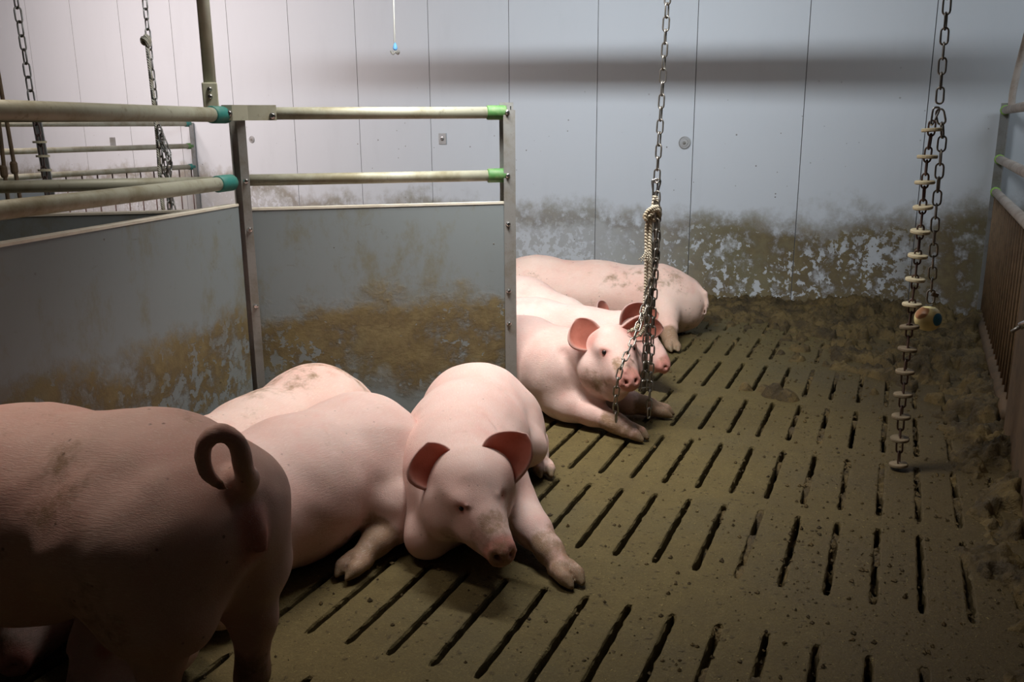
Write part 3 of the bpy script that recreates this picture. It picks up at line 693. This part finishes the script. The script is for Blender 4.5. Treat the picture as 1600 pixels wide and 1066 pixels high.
        P[:, 1] = np.maximum(P[:, 1], np.clip(.30 - V[:, 2] * 2.6, 0, .30))
        mi = [0] * len(F); Vl = [V]; Pl = [P]; nv = len(V)
        for EV, EF, EP in s.ears:
            Vl.append(EV); Pl.append(EP); F += [[i + nv for i in f] for f in EF]; mi += [1] * len(EF); nv += len(EV)
        V = np.concatenate(Vl); P = np.concatenate(Pl); c = s.origin
        o = mesh_obj(name, V, F, None, None, True, origin=c, attrs=P, mats=[mat, M_ear], midx=mi)
        tag(o, label, cat, group)
        for k, (p, fd, r) in enumerate(s.eyes):
            mb = MB(); mb.lathe([(r * math.cos(t), r * math.sin(t)) for t in np.linspace(-1.5, 1.5, 10)], p, fd, 16); mb.build('eye', M_eye, o, smooth=True)
        return o
    # --- anatomy
    def torso(s, pts, k=.07): return s.chain(pts, k)
    def claws(s, a, d, up, r=.021, dirt=.8):
        # pastern end a, pointing d: two toes and two dew claws
        Bm = basis(d, up); f, l, u = Bm
        for sd in (-1, 1):
            q = a + l * sd * .0165; m_ = q + f * .034 - u * .001 + l * sd * .003; e = q + f * .062 - u * .013 + l * sd * .0015
            s.cap(q, m_, r * .95, r * .80, .006); s.cap(m_, e, r * .80, r * .44, .006); s.mask('h', m_ + f * .006 - u * .008, e, .013, .012, 1.0)
            w = a - f * .030 - u * .014 + l * sd * .023; s.cap(w, w - u * .012 + f * .016, .0115, .0075, .006); s.mask('h', w - u * .010 + f * .008, w - u * .012 + f * .016, .008, .006)
        s.sub(a + f * .022 + u * .022, a + f * .085 - u * .004, .0062, .004); s.sub(a + f * .034 + u * .004, a + f * .085 - u * .018, .0050, .004)
        s.mask('s', a, a + f * .05, .034, .06, min(dirt * 1.25, 1))
        return s
    def leg(s, pts, d, up, k=.03, dirt=.8):
        s.chain(pts, k); s.claws(np.array(pts[-1][0], float), d, up, pts[-1][1] * .92, dirt)
        for (p, r) in pts[2:]: s.mask('s', p, p, r * 1.0, .075, min(dirt * 1.1, 1))
        return s
    def ear(s, H, O, sc, base, ldir, ndir, L=.15, W=.060, cup=.40, curl=.05, out=1, asym=1.55, at=None, droop=.10):
        # base in head axes; ldir (along the ear) and ndir (the way its hollow faces) in the pen's axes; out: which edge flares
        base = np.array(at, float) if at is not None else O + (np.array(base) * sc) @ H; l = unit(ldir); nn = np.array(ndir, float); nn = unit(nn - l * (nn @ l)); w = np.cross(nn, l)
        L *= sc; W *= sc; nu, nv = 20, 17; G = np.zeros((nu, nv, 3)); T = .0032
        for i in range(nu):
            u = i / (nu - 1)
            wi = W * (.66 + .75 * u) * max(1 - u ** 2.2, 0) ** .75; wo = W * (.55 + 2.1 * u * (1 - u * .55)) * max(1 - u ** 2.6, 0) ** .7 * asym * .8
            for j in range(nv):
                v = (2 * j / (nv - 1) - 1) * out; wd = max(wo if v > 0 else wi, .002); c = cup * (1 - .6 * u); a = v * c * 2.4
                y = wd * math.sin(a) / (c * 2.4); z = wd * (1 - math.cos(a)) / (c * 2.4)
                dr_ = -droop * L * max(v * out, 0) * (1 - u) if droop == .10 else -.10 * L * max(v, 0) * (1 - u)
                G[i, j] = base + l * (L * u + dr_) + w * y * out * out + nn * (z - .12 * L * u * (1 - u) + curl * L * u * u)
        du = np.gradient(G, axis=0); dv = np.gradient(G, axis=1); N = np.cross(du, dv); N *= out / (np.linalg.norm(N, axis=2)[..., None] + 1e-9)
        taper = np.linspace(1.6, .6, nu)[:, None, None]
        top = G + N * T * taper; bot = G - N * T * taper; V = np.concatenate([top.reshape(-1, 3), bot.reshape(-1, 3)]); n = nu * nv; F = []
        for i in range(nu - 1):
            for j in range(nv - 1):
                a, b, c_, d = i * nv + j, (i + 1) * nv + j, (i + 1) * nv + j + 1, i * nv + j + 1
                F += [[a, b, c_, d], [n + d, n + c_, n + b, n + a]]
        for i in range(nu - 1):
            for j in (0, nv - 1): a, b = i * nv + j, (i + 1) * nv + j; F.append([a, b, n + b, n + a] if j else [b, a, n + a, n + b])
        for j in range(nv - 1): a, b = (nu - 1) * nv + j, (nu - 1) * nv + j + 1; F.append([a, n + a, n + b, b])
        if out < 0: F = [f_[::-1] for f_ in F]
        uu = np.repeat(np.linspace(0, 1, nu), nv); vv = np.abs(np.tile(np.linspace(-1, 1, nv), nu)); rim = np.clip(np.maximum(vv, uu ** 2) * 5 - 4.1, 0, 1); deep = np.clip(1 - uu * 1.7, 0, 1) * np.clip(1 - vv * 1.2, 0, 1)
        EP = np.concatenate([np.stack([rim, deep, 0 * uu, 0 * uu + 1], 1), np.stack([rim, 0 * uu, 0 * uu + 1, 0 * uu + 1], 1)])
        s.ears.append((V, F, EP))
        s.cap(base - l * .030 * sc - nn * .005, base + l * .004 * sc - nn * .004, W * .60, W * .36, .03)
        s.mask('p', base + nn * .03 + l * .01, base + nn * .03 + l * .02, .012, .045, .6)
        return s
    def head(s, O, fdir, up, sc=1.0, ears=(), dirt=.5, lx=.86, jowl=1.0, eyes=True, sn=.84, dew=0.0):
        H = basis(fdir, up); O = np.array(O, float)
        def w(x, y, z): return O + (np.array([x * lx, y, z]) * sc) @ H
        q = sc
        s.ell(w(-.02, 0, .012), np.array([.105, .092, .104]) * q, .04, H)
        s.cap(w(.03, 0, .022), w(.195, 0, -.030), .082 * q, .053 * sn * q, .03)
        s.cap(w(.06, 0, -.015), w(.205, 0, -.054), .076 * q, .050 * sn * q, .03)
        for y in (-1, 1):
            s.ell(w(-.02, y * .062 * jowl, -.062), np.array([.092, .056 * jowl, .080]) * q, .035, H)
            s.ell(w(.070, y * .052, .044), np.array([.036, .026, .024]) * q, .03, H)
            s.ell(w(.11, y * .036, -.060), np.array([.050, .034, .038]) * q, .03, H)
        if dew: s.cap(w(-.03, -.035, -.10), w(.075, -.015, -.122), .088 * dew * q, .058 * dew * q, .04)
        s.cap(w(.0, 0, -.092), w(.185, 0, -.098), .066 * q, .028 * sn * q, .03)
        s.cap(w(.19, 0, -.050), w(.240, 0, -.057), .052 * sn * q, .0460 * sn * q, .014)
        s.ell(w(.250, 0, -.055), np.array([.013, .057 * sn, .050 * sn]) * q, .010, basis(H[0] * .97 + H[2] * .22, H[2]))
        for y in (-1, 1):
            s.sub(w(.274, y * .0215 * sn, -.054), w(.236, y * .019 * sn, -.052), .0105 * sn * q, .006)
            s.sub(w(.228, y * .036 * sn, -.092), w(.10, y * .066, -.084), .0034 * q, .008)
            s.sub(w(.130, y * .076, .038), w(.122, y * .068, .038), .010 * q, .014)
            e = w(.109, y * .0585, .037)
            if eyes: s.eyes.append((e, unit(H[0] * .6 + H[1] * y * .75 + H[2] * .15), .0105 * q))
            s.cap(w(.094, y * .067, .050), w(.124, y * .050, .051), .0085 * q, .0065 * q, .007); s.cap(w(.098, y * .066, .025), w(.126, y * .053, .026), .007 * q, .0055 * q, .007)
            s.mask('p', e, e, .008 * q, .022 * q, .8); s.mask('s', w(.10, y * .07, -.0), w(.13, y * .06, -.03), .004, .04, .14 * dirt)
        s.mask('p', w(.25, 0, -.055), w(.265, 0, -.055), .044 * q, .020 * q, .85)
        s.mask('s', w(.19, 0, .0), w(.225, 0, -.01), .026 * q, .045 * q, .7 * dirt)
        s.mask('s', w(.02, -.07, -.10), w(.10, -.06, -.09), .01, .06, .5 * dirt)
        for y, ld, nd, kw in ears: s.ear(H, O, sc, (-.050, y * .082, .046), ld, nd, **kw)
        return H

def px(x, y, Y=None, z=None): return aty(x, y, Y) if Y is not None else atz(x, y, z)

# --- the pig lying nearest the gate end, facing the camera
b = Body(.0075); b.origin = (-.13, 2.65, 0)
b.torso([((-.120, 2.97, .15), .155), ((-.122, 2.84, .185), .178), ((-.145, 2.60, .185), .182), ((-.160, 2.38, .17), .172), ((-.135, 2.24, .185), .128)])
b.cap((-.13, 2.28, .20), (-.09, 2.15, .245), .125, .098, .06)
b.cap((-.22, 2.33, .09), (-.235, 2.20, .07), .10, .062, .05)                                   # folded far foreleg
b.cap((-.235, 2.20, .07), (-.17, 2.30, .045), .055, .04, .03)
b.cap((-.03, 2.36, .13), (.015, 2.29, .085), .085, .060, .05)
b.leg([((.0, 2.33, .10), .065), ((.055, 2.235, .070), .048), ((.095, 2.150, .050), .034), ((.130, 2.085, .030), .027)], (.50, -.86, -.06), (0, 0, 1), dirt=.65)
b.cap((.0, 2.84, .15), (.045, 2.74, .125), .115, .070, .06)                                    # thigh of the seen hind leg
b.leg([((.04, 2.86, .12), .07), ((.075, 2.92, .07), .045), ((.085, 2.86, .045), .034), ((.098, 2.80, .035), .027)], (.18, -.98, -.05), (0, 0, 1), dirt=.4)
b.sub((-.315, 2.50, .26), (-.325, 2.42, .14), .005, .02); b.sub((-.07, 2.42, .345), (-.02, 2.34, .28), .004, .016); b.sub((-.28, 2.42, .26), (-.20, 2.30, .10), .006, .03); b.sub((-.02, 2.32, .25), (.0, 2.28, .15), .006, .03)
b.head((-.121, 2.13, .226), (.455, -.865, -.21), (-.015, -.23, .97), .88, dirt=.9, lx=.92, jowl=1.12,
       ears=((-1, (-.36, -.05, .93), (.35, -.90, -.2), dict(L=.142, W=.072, out=-1, at=(-.178, 2.165, .240))), (1, (.52, .0, .86), (-.25, -.92, .1), dict(L=.165, W=.070, out=1, at=(-.036, 2.165, .250)))))
b.mask('s', (-.05, 2.0, .17), (-.03, 1.95, .15), .02, .07, .6)
b.build('pig', skin_material('pig_skin', seed=1.0, yaw=-90), 'pink pig lying head on to the camera with both ears up')

# --- hind quarters lying left of it
b = Body(.009); b.origin = (-.55, 2.3, 0)
b.torso([((-.425, 2.52, .165), .165), ((-.455, 2.45, .195), .185), ((-.60, 2.25, .19), .188), ((-.74, 2.04, .19), .178), ((-.84, 1.88, .17), .15)])
b.cap((-.84, 1.86, .17), (-.83, 1.74, .16), .12, .10, .06)
b.cap((-.40, 2.40, .20), (-.345, 2.30, .13), .15, .090, .05)
b.leg([((-.345, 2.31, .12), .085), ((-.325, 2.275, .075), .052), ((-.375, 2.195, .052), .034), ((-.415, 2.125, .036), .030)], (-.5, -.86, -.06), (0, 0, 1), dirt=.9)
b.cap((-.325, 2.275, .075), (-.305, 2.285, .06), .045, .035, .02)
b.sub((-.435, 2.31, .31), (-.445, 2.215, .08), .008, .030); b.sub((-.44, 2.33, .33), (-.50, 2.30, .36), .004, .02); b.sub((-.335, 2.30, .20), (-.375, 2.27, .19), .004, .014)
b.cap((-.80, 1.92, .1), (-.68, 1.84, .06), .08, .045, .04)
b.head((-.815, 1.67, .125), (-.35, -.85, -.35), (-.4, 0, .9), .95, dirt=.6, eyes=False,
       ears=((1, (.6, -.2, .6), (.1, -.9, .2), {}), (-1, (-.6, -.1, .6), (-.1, -.9, .2), dict(out=-1))))
b.mask('p', (-.30, 2.52, .23), (-.31, 2.40, .15), .06, .08, .75)  # red bounce glow on the rump, painted into the skin colour
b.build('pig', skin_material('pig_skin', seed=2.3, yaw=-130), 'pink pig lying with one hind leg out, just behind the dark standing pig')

# --- pig lying along the partition behind it
b = Body(.010); b.origin = (-.8, 2.5, 0)
b.torso([((-.615, 2.90, .165), .155), ((-.665, 2.81, .195), .176), ((-.78, 2.57, .175), .170), ((-.885, 2.33, .175), .166), ((-.965, 2.10, .17), .15)])
b.cap((-.965, 2.10, .17), (-1.03, 1.92, .15), .13, .10, .06); b.cap((-.60, 2.74, .2), (-.55, 2.72, .12), .12, .08, .05)
b.head((-1.06, 1.86, .14), (-.15, -.95, -.25), (-.1, 0, 1), .95, ears=((1, (.6, -.2, .6), (.1, -.9, .2), {}), (-1, (-.6, -.1, .6), (-.1, -.9, .2), dict(out=-1))))
b.mask('s', (-.80, 2.6, .36), (-.66, 2.8, .37), .03, .10, .45); b.mask('s', (-.60, 2.85, .33), (-.56, 2.88, .28), .02, .08, .7)
b.build('pig', skin_material('pig_skin', (.71, .53, .475), seed=4.1, yaw=-115, dirt=.9), 'pig with grime on its rump lying along the grey partition, mostly hidden')

# --- standing pig in the dark foreground, seen from behind
h1 = unit((-.955, .295, 0)); l1 = np.array([-h1[1], h1[0], 0]); o1 = np.array([-.598, 1.470, -.018])
h2 = unit((-.885, .465, 0)); l2 = np.array([-h2[1], h2[0], 0])
def Q(f, l, z): return o1 + h1 * f + l1 * l + UP * z
def Qr(f, l, z): return o1 + h2 * f + l2 * l + UP * z
b = Body(.008); b.origin = (-.9, 1.5, 0)
b.torso([(Qr(-.03, 0, .485), .148), (Qr(.07, 0, .487), .168), (Q(.34, 0, .452), .190), (Q(.60, 0, .440), .190), (Q(.80, 0, .45), .15)], .09)
b.cap(Q(.82, 0, .49), Q(.98, 0, .47), .13, .10, .06)
for sd in (-1, 1):
    b.cap(Qr(-.03, sd * .080, .48), Qr(-.045, sd * .088, .37), .118, .096, .04)
    b.cap(Qr(.05, sd * .085, .46), Qr(.03, sd * .09, .34), .125, .075, .06)
    fo = .03 if sd > 0 else -.03
    b.leg([(Qr(-.02, sd * .085, .37), .088), (Qr(-.035 + fo, sd * .085, .26), .043), (Qr(-.02 + fo, sd * .085, .13), .030), (Qr(.005 + fo, sd * .085, .06), .028)], h2 * .7 - UP * .7, UP, dirt=1.0)
    b.cap(Qr(-.05 + fo, sd * .085, .275), Qr(-.06 + fo, sd * .085, .265), .028, .022, .02)
    b.leg([(Q(.66, sd * .10, .42), .10), (Q(.70, sd * .10, .30), .052), (Q(.69, sd * .10, .15), .033), (Q(.70, sd * .10, .06), .028)], h1 * .7 - UP * .7, UP, dirt=1.0)
b.sub(Qr(-.195, 0, .44), Qr(-.165, 0, .37), .014, .03); b.sub(Qr(-.165, 0, .37), Qr(-.10, 0, .24), .026, .04)
b.head(Q(1.04, 0, .45), h1 * .85 - UP * .5, UP, 1.0, ears=((1, (.1, -.7, .6), (-.9, 0, .2), {}), (-1, (.1, .7, .6), (-.9, 0, .2), dict(out=-1))))
b.cap(Qr(-.160, -.004, .515), Qr(-.176, -.004, .495), .020, .015, .02); b.cap(Qr(-.172, -.004, .485), Qr(-.186, -.004, .465), .018, .011, .012)
b.mask('p', Qr(-.18, 0, .515), Qr(-.19, 0, .46), .022, .03, .9)
for f, l, z in ((.14, .17, .60), (.30, .18, .48), (.05, .16, .40), (.5, .17, .45)): b.mask('s', Q(f, l, z), Q(f, l, z), .01, .15, .5)
tp = [Qr(-.135, 0, .575), Qr(-.160, .0, .590), px(384, 742, 1.335), px(379, 724, 1.312), px(376, 704, 1.300), px(366, 685, 1.292), px(347, 675, 1.288), px(326, 684, 1.286), px(316, 705, 1.286), px(318, 727, 1.287), px(328, 745, 1.290), px(341, 757, 1.293), px(352, 764, 1.297)]
tp = smooth_path(tp, 3); rr = np.interp(np.linspace(0, 1, len(tp)), [0, .15, .5, .8, 1], [.026, .0175, .0130, .0108, .0078])
for i in range(len(tp) - 1): b.cap(tp[i], tp[i + 1], rr[i], rr[i + 1], .006 if i > 5 else .018)
b.mask('s', tp[-1], tp[-3], .006, .018, 1.0)
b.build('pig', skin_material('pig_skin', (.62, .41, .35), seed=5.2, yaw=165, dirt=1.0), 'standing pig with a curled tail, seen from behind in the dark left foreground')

# --- pig at the gate end looking at the camera past the chains
b = Body(.0075); b.origin = (.1, 3.45, 0)
b.torso([((-.50, 4.10, .16), .15), ((-.36, 3.98, .185), .18), ((-.12, 3.78, .185), .185), ((.06, 3.60, .18), .18), ((.20, 3.44, .19), .15)])
b.cap((.20, 3.44, .22), (.33, 3.36, .275), .145, .108, .06)
b.cap((.19, 3.40, .12), (.23, 3.33, .085), .105, .075, .05)
b.leg([((.20, 3.37, .085), .080), ((.31, 3.26, .068), .050), ((.395, 3.185, .050), .036), ((.445, 3.140, .036), .031)], (.74, -.66, -.10), (0, 0, 1), dirt=.7)
b.leg([((.34, 3.46, .10), .08), ((.47, 3.41, .060), .045), ((.545, 3.40, .048), .034), ((.585, 3.395, .034), .030)], (.93, -.34, -.08), (0, 0, 1), dirt=.9)
b.head((.384, 3.27, .300), (.19, -.98, .01), (-.075, .01, .997), .95, dirt=.7, lx=.86, jowl=1.25, dew=1.0,
       ears=((-1, (-.62, .05, .78), (.45, -.85, -.1), dict(L=.135, W=.068, out=-1, at=(.322, 3.285, .333))), (1, (.97, .12, .10), (.05, -.95, .25), dict(L=.160, W=.050, out=-1, at=(.436, 3.30, .372), droop=.5))))
b.sub((.20, 3.30, .30), (.27, 3.25, .16), .006, .03)
b.mask('s', (.34, 3.18, .23), (.30, 3.20, .20), .02, .08, .5)
b.build('pig', skin_material('pig_skin', seed=6.7, yaw=-35), 'pink pig at the end of the gate looking out, its snout beside the hanging chains')

# --- the ones resting behind it
b = Body(.009); b.origin = (.1, 3.95, 0)
b.torso([((-.55, 4.52, .16), .15), ((-.38, 4.41, .18), .175), ((-.10, 4.20, .18), .18), ((.12, 4.03, .18), .178), ((.32, 3.93, .20), .145)])
b.cap((.32, 3.90, .21), (.46, 3.87, .23), .14, .112, .06)
b.head((.535, 3.83, .232), (.70, -.66, -.24), (.2, -.1, .97), .92, dirt=.5, lx=.88,
       ears=((-1, (.55, -.1, .80), (.4, -.9, .1), dict(L=.15, W=.06, out=-1, at=(.50, 3.80, .285))), (1, (.8, .4, .2), (.2, -.8, .2), dict(L=.14, W=.05, out=1))))
b.cap((.35, 3.86, .10), (.46, 3.78, .06), .08, .045, .05)
b.build('pig', skin_material('pig_skin', (.76, .55, .50), seed=8.0, yaw=-35), 'pig with a red ear half hidden behind the one looking out')

b = Body(.011); b.origin = (0, 4.4, 0)
b.torso([((-.65, 4.92, .16), .15), ((-.48, 4.84, .185), .18), ((-.18, 4.67, .195), .188), ((.06, 4.54, .19), .185), ((.24, 4.36, .18), .14)])
b.cap((.24, 4.36, .18), (.36, 4.28, .17), .12, .10, .06)
b.head((.42, 4.26, .115), (.7, -.5, -.4), (0, 0, 1), .95, ears=((-1, (-.3, -.7, .35), (.6, -.5, .6), dict(out=-1)), (1, (.2, .6, .55), (.7, -.3, .5), {})))
b.build('pig', skin_material('pig_skin', (.78, .60, .53), seed=9.4, yaw=-30), 'pale pig of which only the back and ear tips show, second from the back wall')

b = Body(.010); b.origin = (.5, 5.0, 0)
b.torso([((.945, 4.89, .17), .162), ((.84, 4.92, .19), .184), ((.50, 5.02, .195), .19), ((.15, 5.12, .21), .195), ((-.08, 5.20, .2), .17)])
b.cap((-.08, 5.2, .19), (-.26, 5.25, .16), .13, .1, .06)
b.head((-.33, 5.27, .14), (-.93, .1, -.35), (0, 0, 1), 1.0, ears=((1, (.2, -.5, .7), (-.9, 0, .2), {}), (-1, (.2, .6, .6), (-.9, 0, .2), dict(out=-1))))
b.cap((.84, 4.84, .17), (.835, 4.70, .14), .145, .080, .06)
b.leg([((.835, 4.72, .15), .080), ((.84, 4.61, .085), .050), ((.838, 4.53, .055), .038), ((.84, 4.47, .036), .031)], (.05, -.99, -.1), (0, 0, 1), dirt=1.0)
b.sub((1.09, 4.80, .22), (1.06, 4.75, .05), .008, .03)
b.mask('s', (.88, 4.80, .30), (.6, 4.85, .33), .04, .12, .36); b.mask('s', (1.04, 4.82, .2), (1.0, 4.76, .06), .01, .06, .45)
b.chain([((1.03, 4.83, .28), .02), ((1.075, 4.80, .245), .013), ((1.085, 4.79, .19), .010), ((1.078, 4.785, .13), .007)], .012)
b.build('pig', skin_material('pig_skin', (.76, .55, .46), seed=11.3, yaw=165, dirt=1.0), 'pig lying flat nearest the back wall with its dirty rump towards the muck')

# ------------------------------------------------------------------ muck on the floor
def vnoise(x, y, seed):
    r = np.random.default_rng(seed).random((256, 256)); xi = np.floor(x).astype(int); yi = np.floor(y).astype(int); fx = x - xi; fy = y - yi
    fx = fx * fx * (3 - 2 * fx); fy = fy * fy * (3 - 2 * fy); g = lambda i, j: r[(xi + i) % 256, (yi + j) % 256]
    return (g(0, 0) * (1 - fx) + g(1, 0) * fx) * (1 - fy) + (g(0, 1) * (1 - fx) + g(1, 1) * fx) * fy
def fbm(x, y, f, seed, oc=5, ro=.5):
    s = 0; a = 1; t = 0
    for i in range(oc): s = s + a * vnoise(x * f + 17.3 * i, y * f + 5.1 * i, seed + i); t += a; a *= ro; f *= 2.03
    return s / t
def sstep(x, a, b): t = np.clip((x - a) / (b - a), 0, 1); return t * t * (3 - 2 * t)
def muck_cover(b, a):
    n = fbm(b, a, 1.3, 5, 3)
    back = np.maximum(.62 * sstep(a + .55 * b + (n - .5) * .7, 4.05, 4.40), sstep(a + (n - .5) * .9, 4.75, 5.3)) * sstep(b, -1.45, -1.0)
    right = sstep(b + (n - .5) * .45, .06, .42) * sstep(a, .8, 1.4)
    return np.clip(np.maximum(back, right * (.40 + .25 * sstep(a, 2.3, 3.6))), 0, 1)
def build_muck():
    h = .0085; bs = np.arange(-1.5, .53, h); as_ = np.arange(1.0, 6.05, h); bb, aa = np.meshgrid(bs, as_, indexing='ij')
    M = muck_cover(bb, aa); big = fbm(bb, aa, 5, 21, 4); fine = fbm(bb, aa, 18, 40, 5, .8); lump = 1 - np.abs(2 * fbm(bb, aa, 11, 61, 4) - 1)
    z = -.060 + M * (.038 + .060 * np.clip(big - .30, 0, 1) + .060 * np.clip(lump - .5, 0, 1)) + (.085 * (fine - .5)) * (.2 + M)
    z += .028 * sstep(aa, 5.3, 5.75) * M + .035 * M * sstep(bb, .28, .46) * sstep(fbm(bb, aa, 3, 90, 3), .4, .7)
    z += .014 * sstep(bb, -.75, -.1) * (fbm(bb, aa, 9, 77, 3) > .46) + .056 * sstep(bb, -.75, -.15) * sstep(fbm(bb, aa, 10, 33, 3), .47, .60)
    z = np.where(M < .18, np.minimum(z, -.003 - .01 * (fine < .5)), z)
    jit = (np.random.default_rng(3).random((2,) + z.shape) - .5) * h * .6
    for (b0, a0, r0, h0) in ((-.42, 3.83, .055, .055), (-.36, 3.80, .05, .045), (-.47, 3.89, .035, .03), (-.55, 3.88, .03, .035), (-.02, 4.02, .02, .03)):
        d = np.sqrt((bb - b0) ** 2 + (aa - a0) ** 2); z = np.maximum(z, h0 * (1 - (d / r0) ** 2) * (.6 + .7 * fine) )
    g = np.random.default_rng(8); n = 0
    while n < 760:
        b0, a0 = g.uniform(-1.25, .47), g.uniform(1.6, 5.75); m = float(muck_cover(np.array([b0]), np.array([a0]))[0]); heavy = max(float(sstep(a0, 4.9, 5.4)), .55 * float(sstep(b0, .26, .42)), .04)
        if g.random() > m * heavy: continue
        r0 = g.uniform(.014, .055) * (.6 + .5 * heavy); i0, i1 = np.searchsorted(bs, (b0 - r0, b0 + r0)); j0, j1 = np.searchsorted(as_, (a0 - r0, a0 + r0)); sl = (slice(i0, i1), slice(j0, j1)); n += 1
        th = g.uniform(0, 3.1); db, da = bb[sl] - b0, aa[sl] - a0; d2 = ((db * math.cos(th) + da * math.sin(th)) ** 2 + 1.7 * (da * math.cos(th) - db * math.sin(th)) ** 2) / r0 ** 2
        z[sl] = np.maximum(z[sl], np.minimum(z[sl], .01) * .5 + r0 * g.uniform(.45, 1.05) * np.sqrt(np.clip(1 - d2, 0, 1)) * (.35 + 1.2 * fine[sl]) - .004 - .08 * (d2 > 1))
    V = (bb + jit[0])[..., None] * B + (aa + jit[1])[..., None] * A; V[..., 2] = z; n0, n1 = z.shape; V = V.reshape(-1, 3)
    wall_ok = (V @ WN < WD - .01).reshape(z.shape)
    ok = (z > -.052) & wall_ok; q = ok[:-1, :-1] & ok[1:, :-1] & ok[1:, 1:] & ok[:-1, 1:]; I = np.argwhere(q); ix = I[:, 0] * n1 + I[:, 1]
    F = np.stack([ix, ix + n1, ix + n1 + 1, ix + 1], 1); use = np.unique(F); mp = np.full(len(V), -1); mp[use] = np.arange(len(use))
    o = mesh_obj('manure', V[use], mp[F].tolist(), M_manure, None, True, origin=(0, 0, 0))
    tag(o, 'brown trodden manure heaped along the wall and the right fence', 'manure', kind='stuff')
    # loose crumbs
    g = np.random.default_rng(11); mb = MB(); oct_ = np.array([(1, 0, 0), (-1, 0, 0), (0, 1, 0), (0, -1, 0), (0, 0, 1), (0, 0, -1), ], float); OF = [(0, 2, 4), (2, 1, 4), (1, 3, 4), (3, 0, 4), (2, 0, 5), (1, 2, 5), (3, 1, 5), (0, 3, 5)]
    k = 0
    while k < 2600:
        b, a = g.uniform(-1.3, .42), g.uniform(1.1, 5.3); p = .12 + .5 * sstep(b, -.9, .2) + .3 * sstep(a, 4, 5)
        if g.random() > p: continue
        r = .0018 + .006 * g.random() ** 3.0; c = ab(b, a, r * .35); mb.add(c + oct_ * r * g.uniform(.6, 1.4, (6, 3)), OF); k += 1
    tag(mb.build('muck_crumbs', M_manure, origin=(0, 0, 0)), 'dark crumbs of muck and feed strewn over the slats', 'crumbs', kind='stuff')
build_muck()
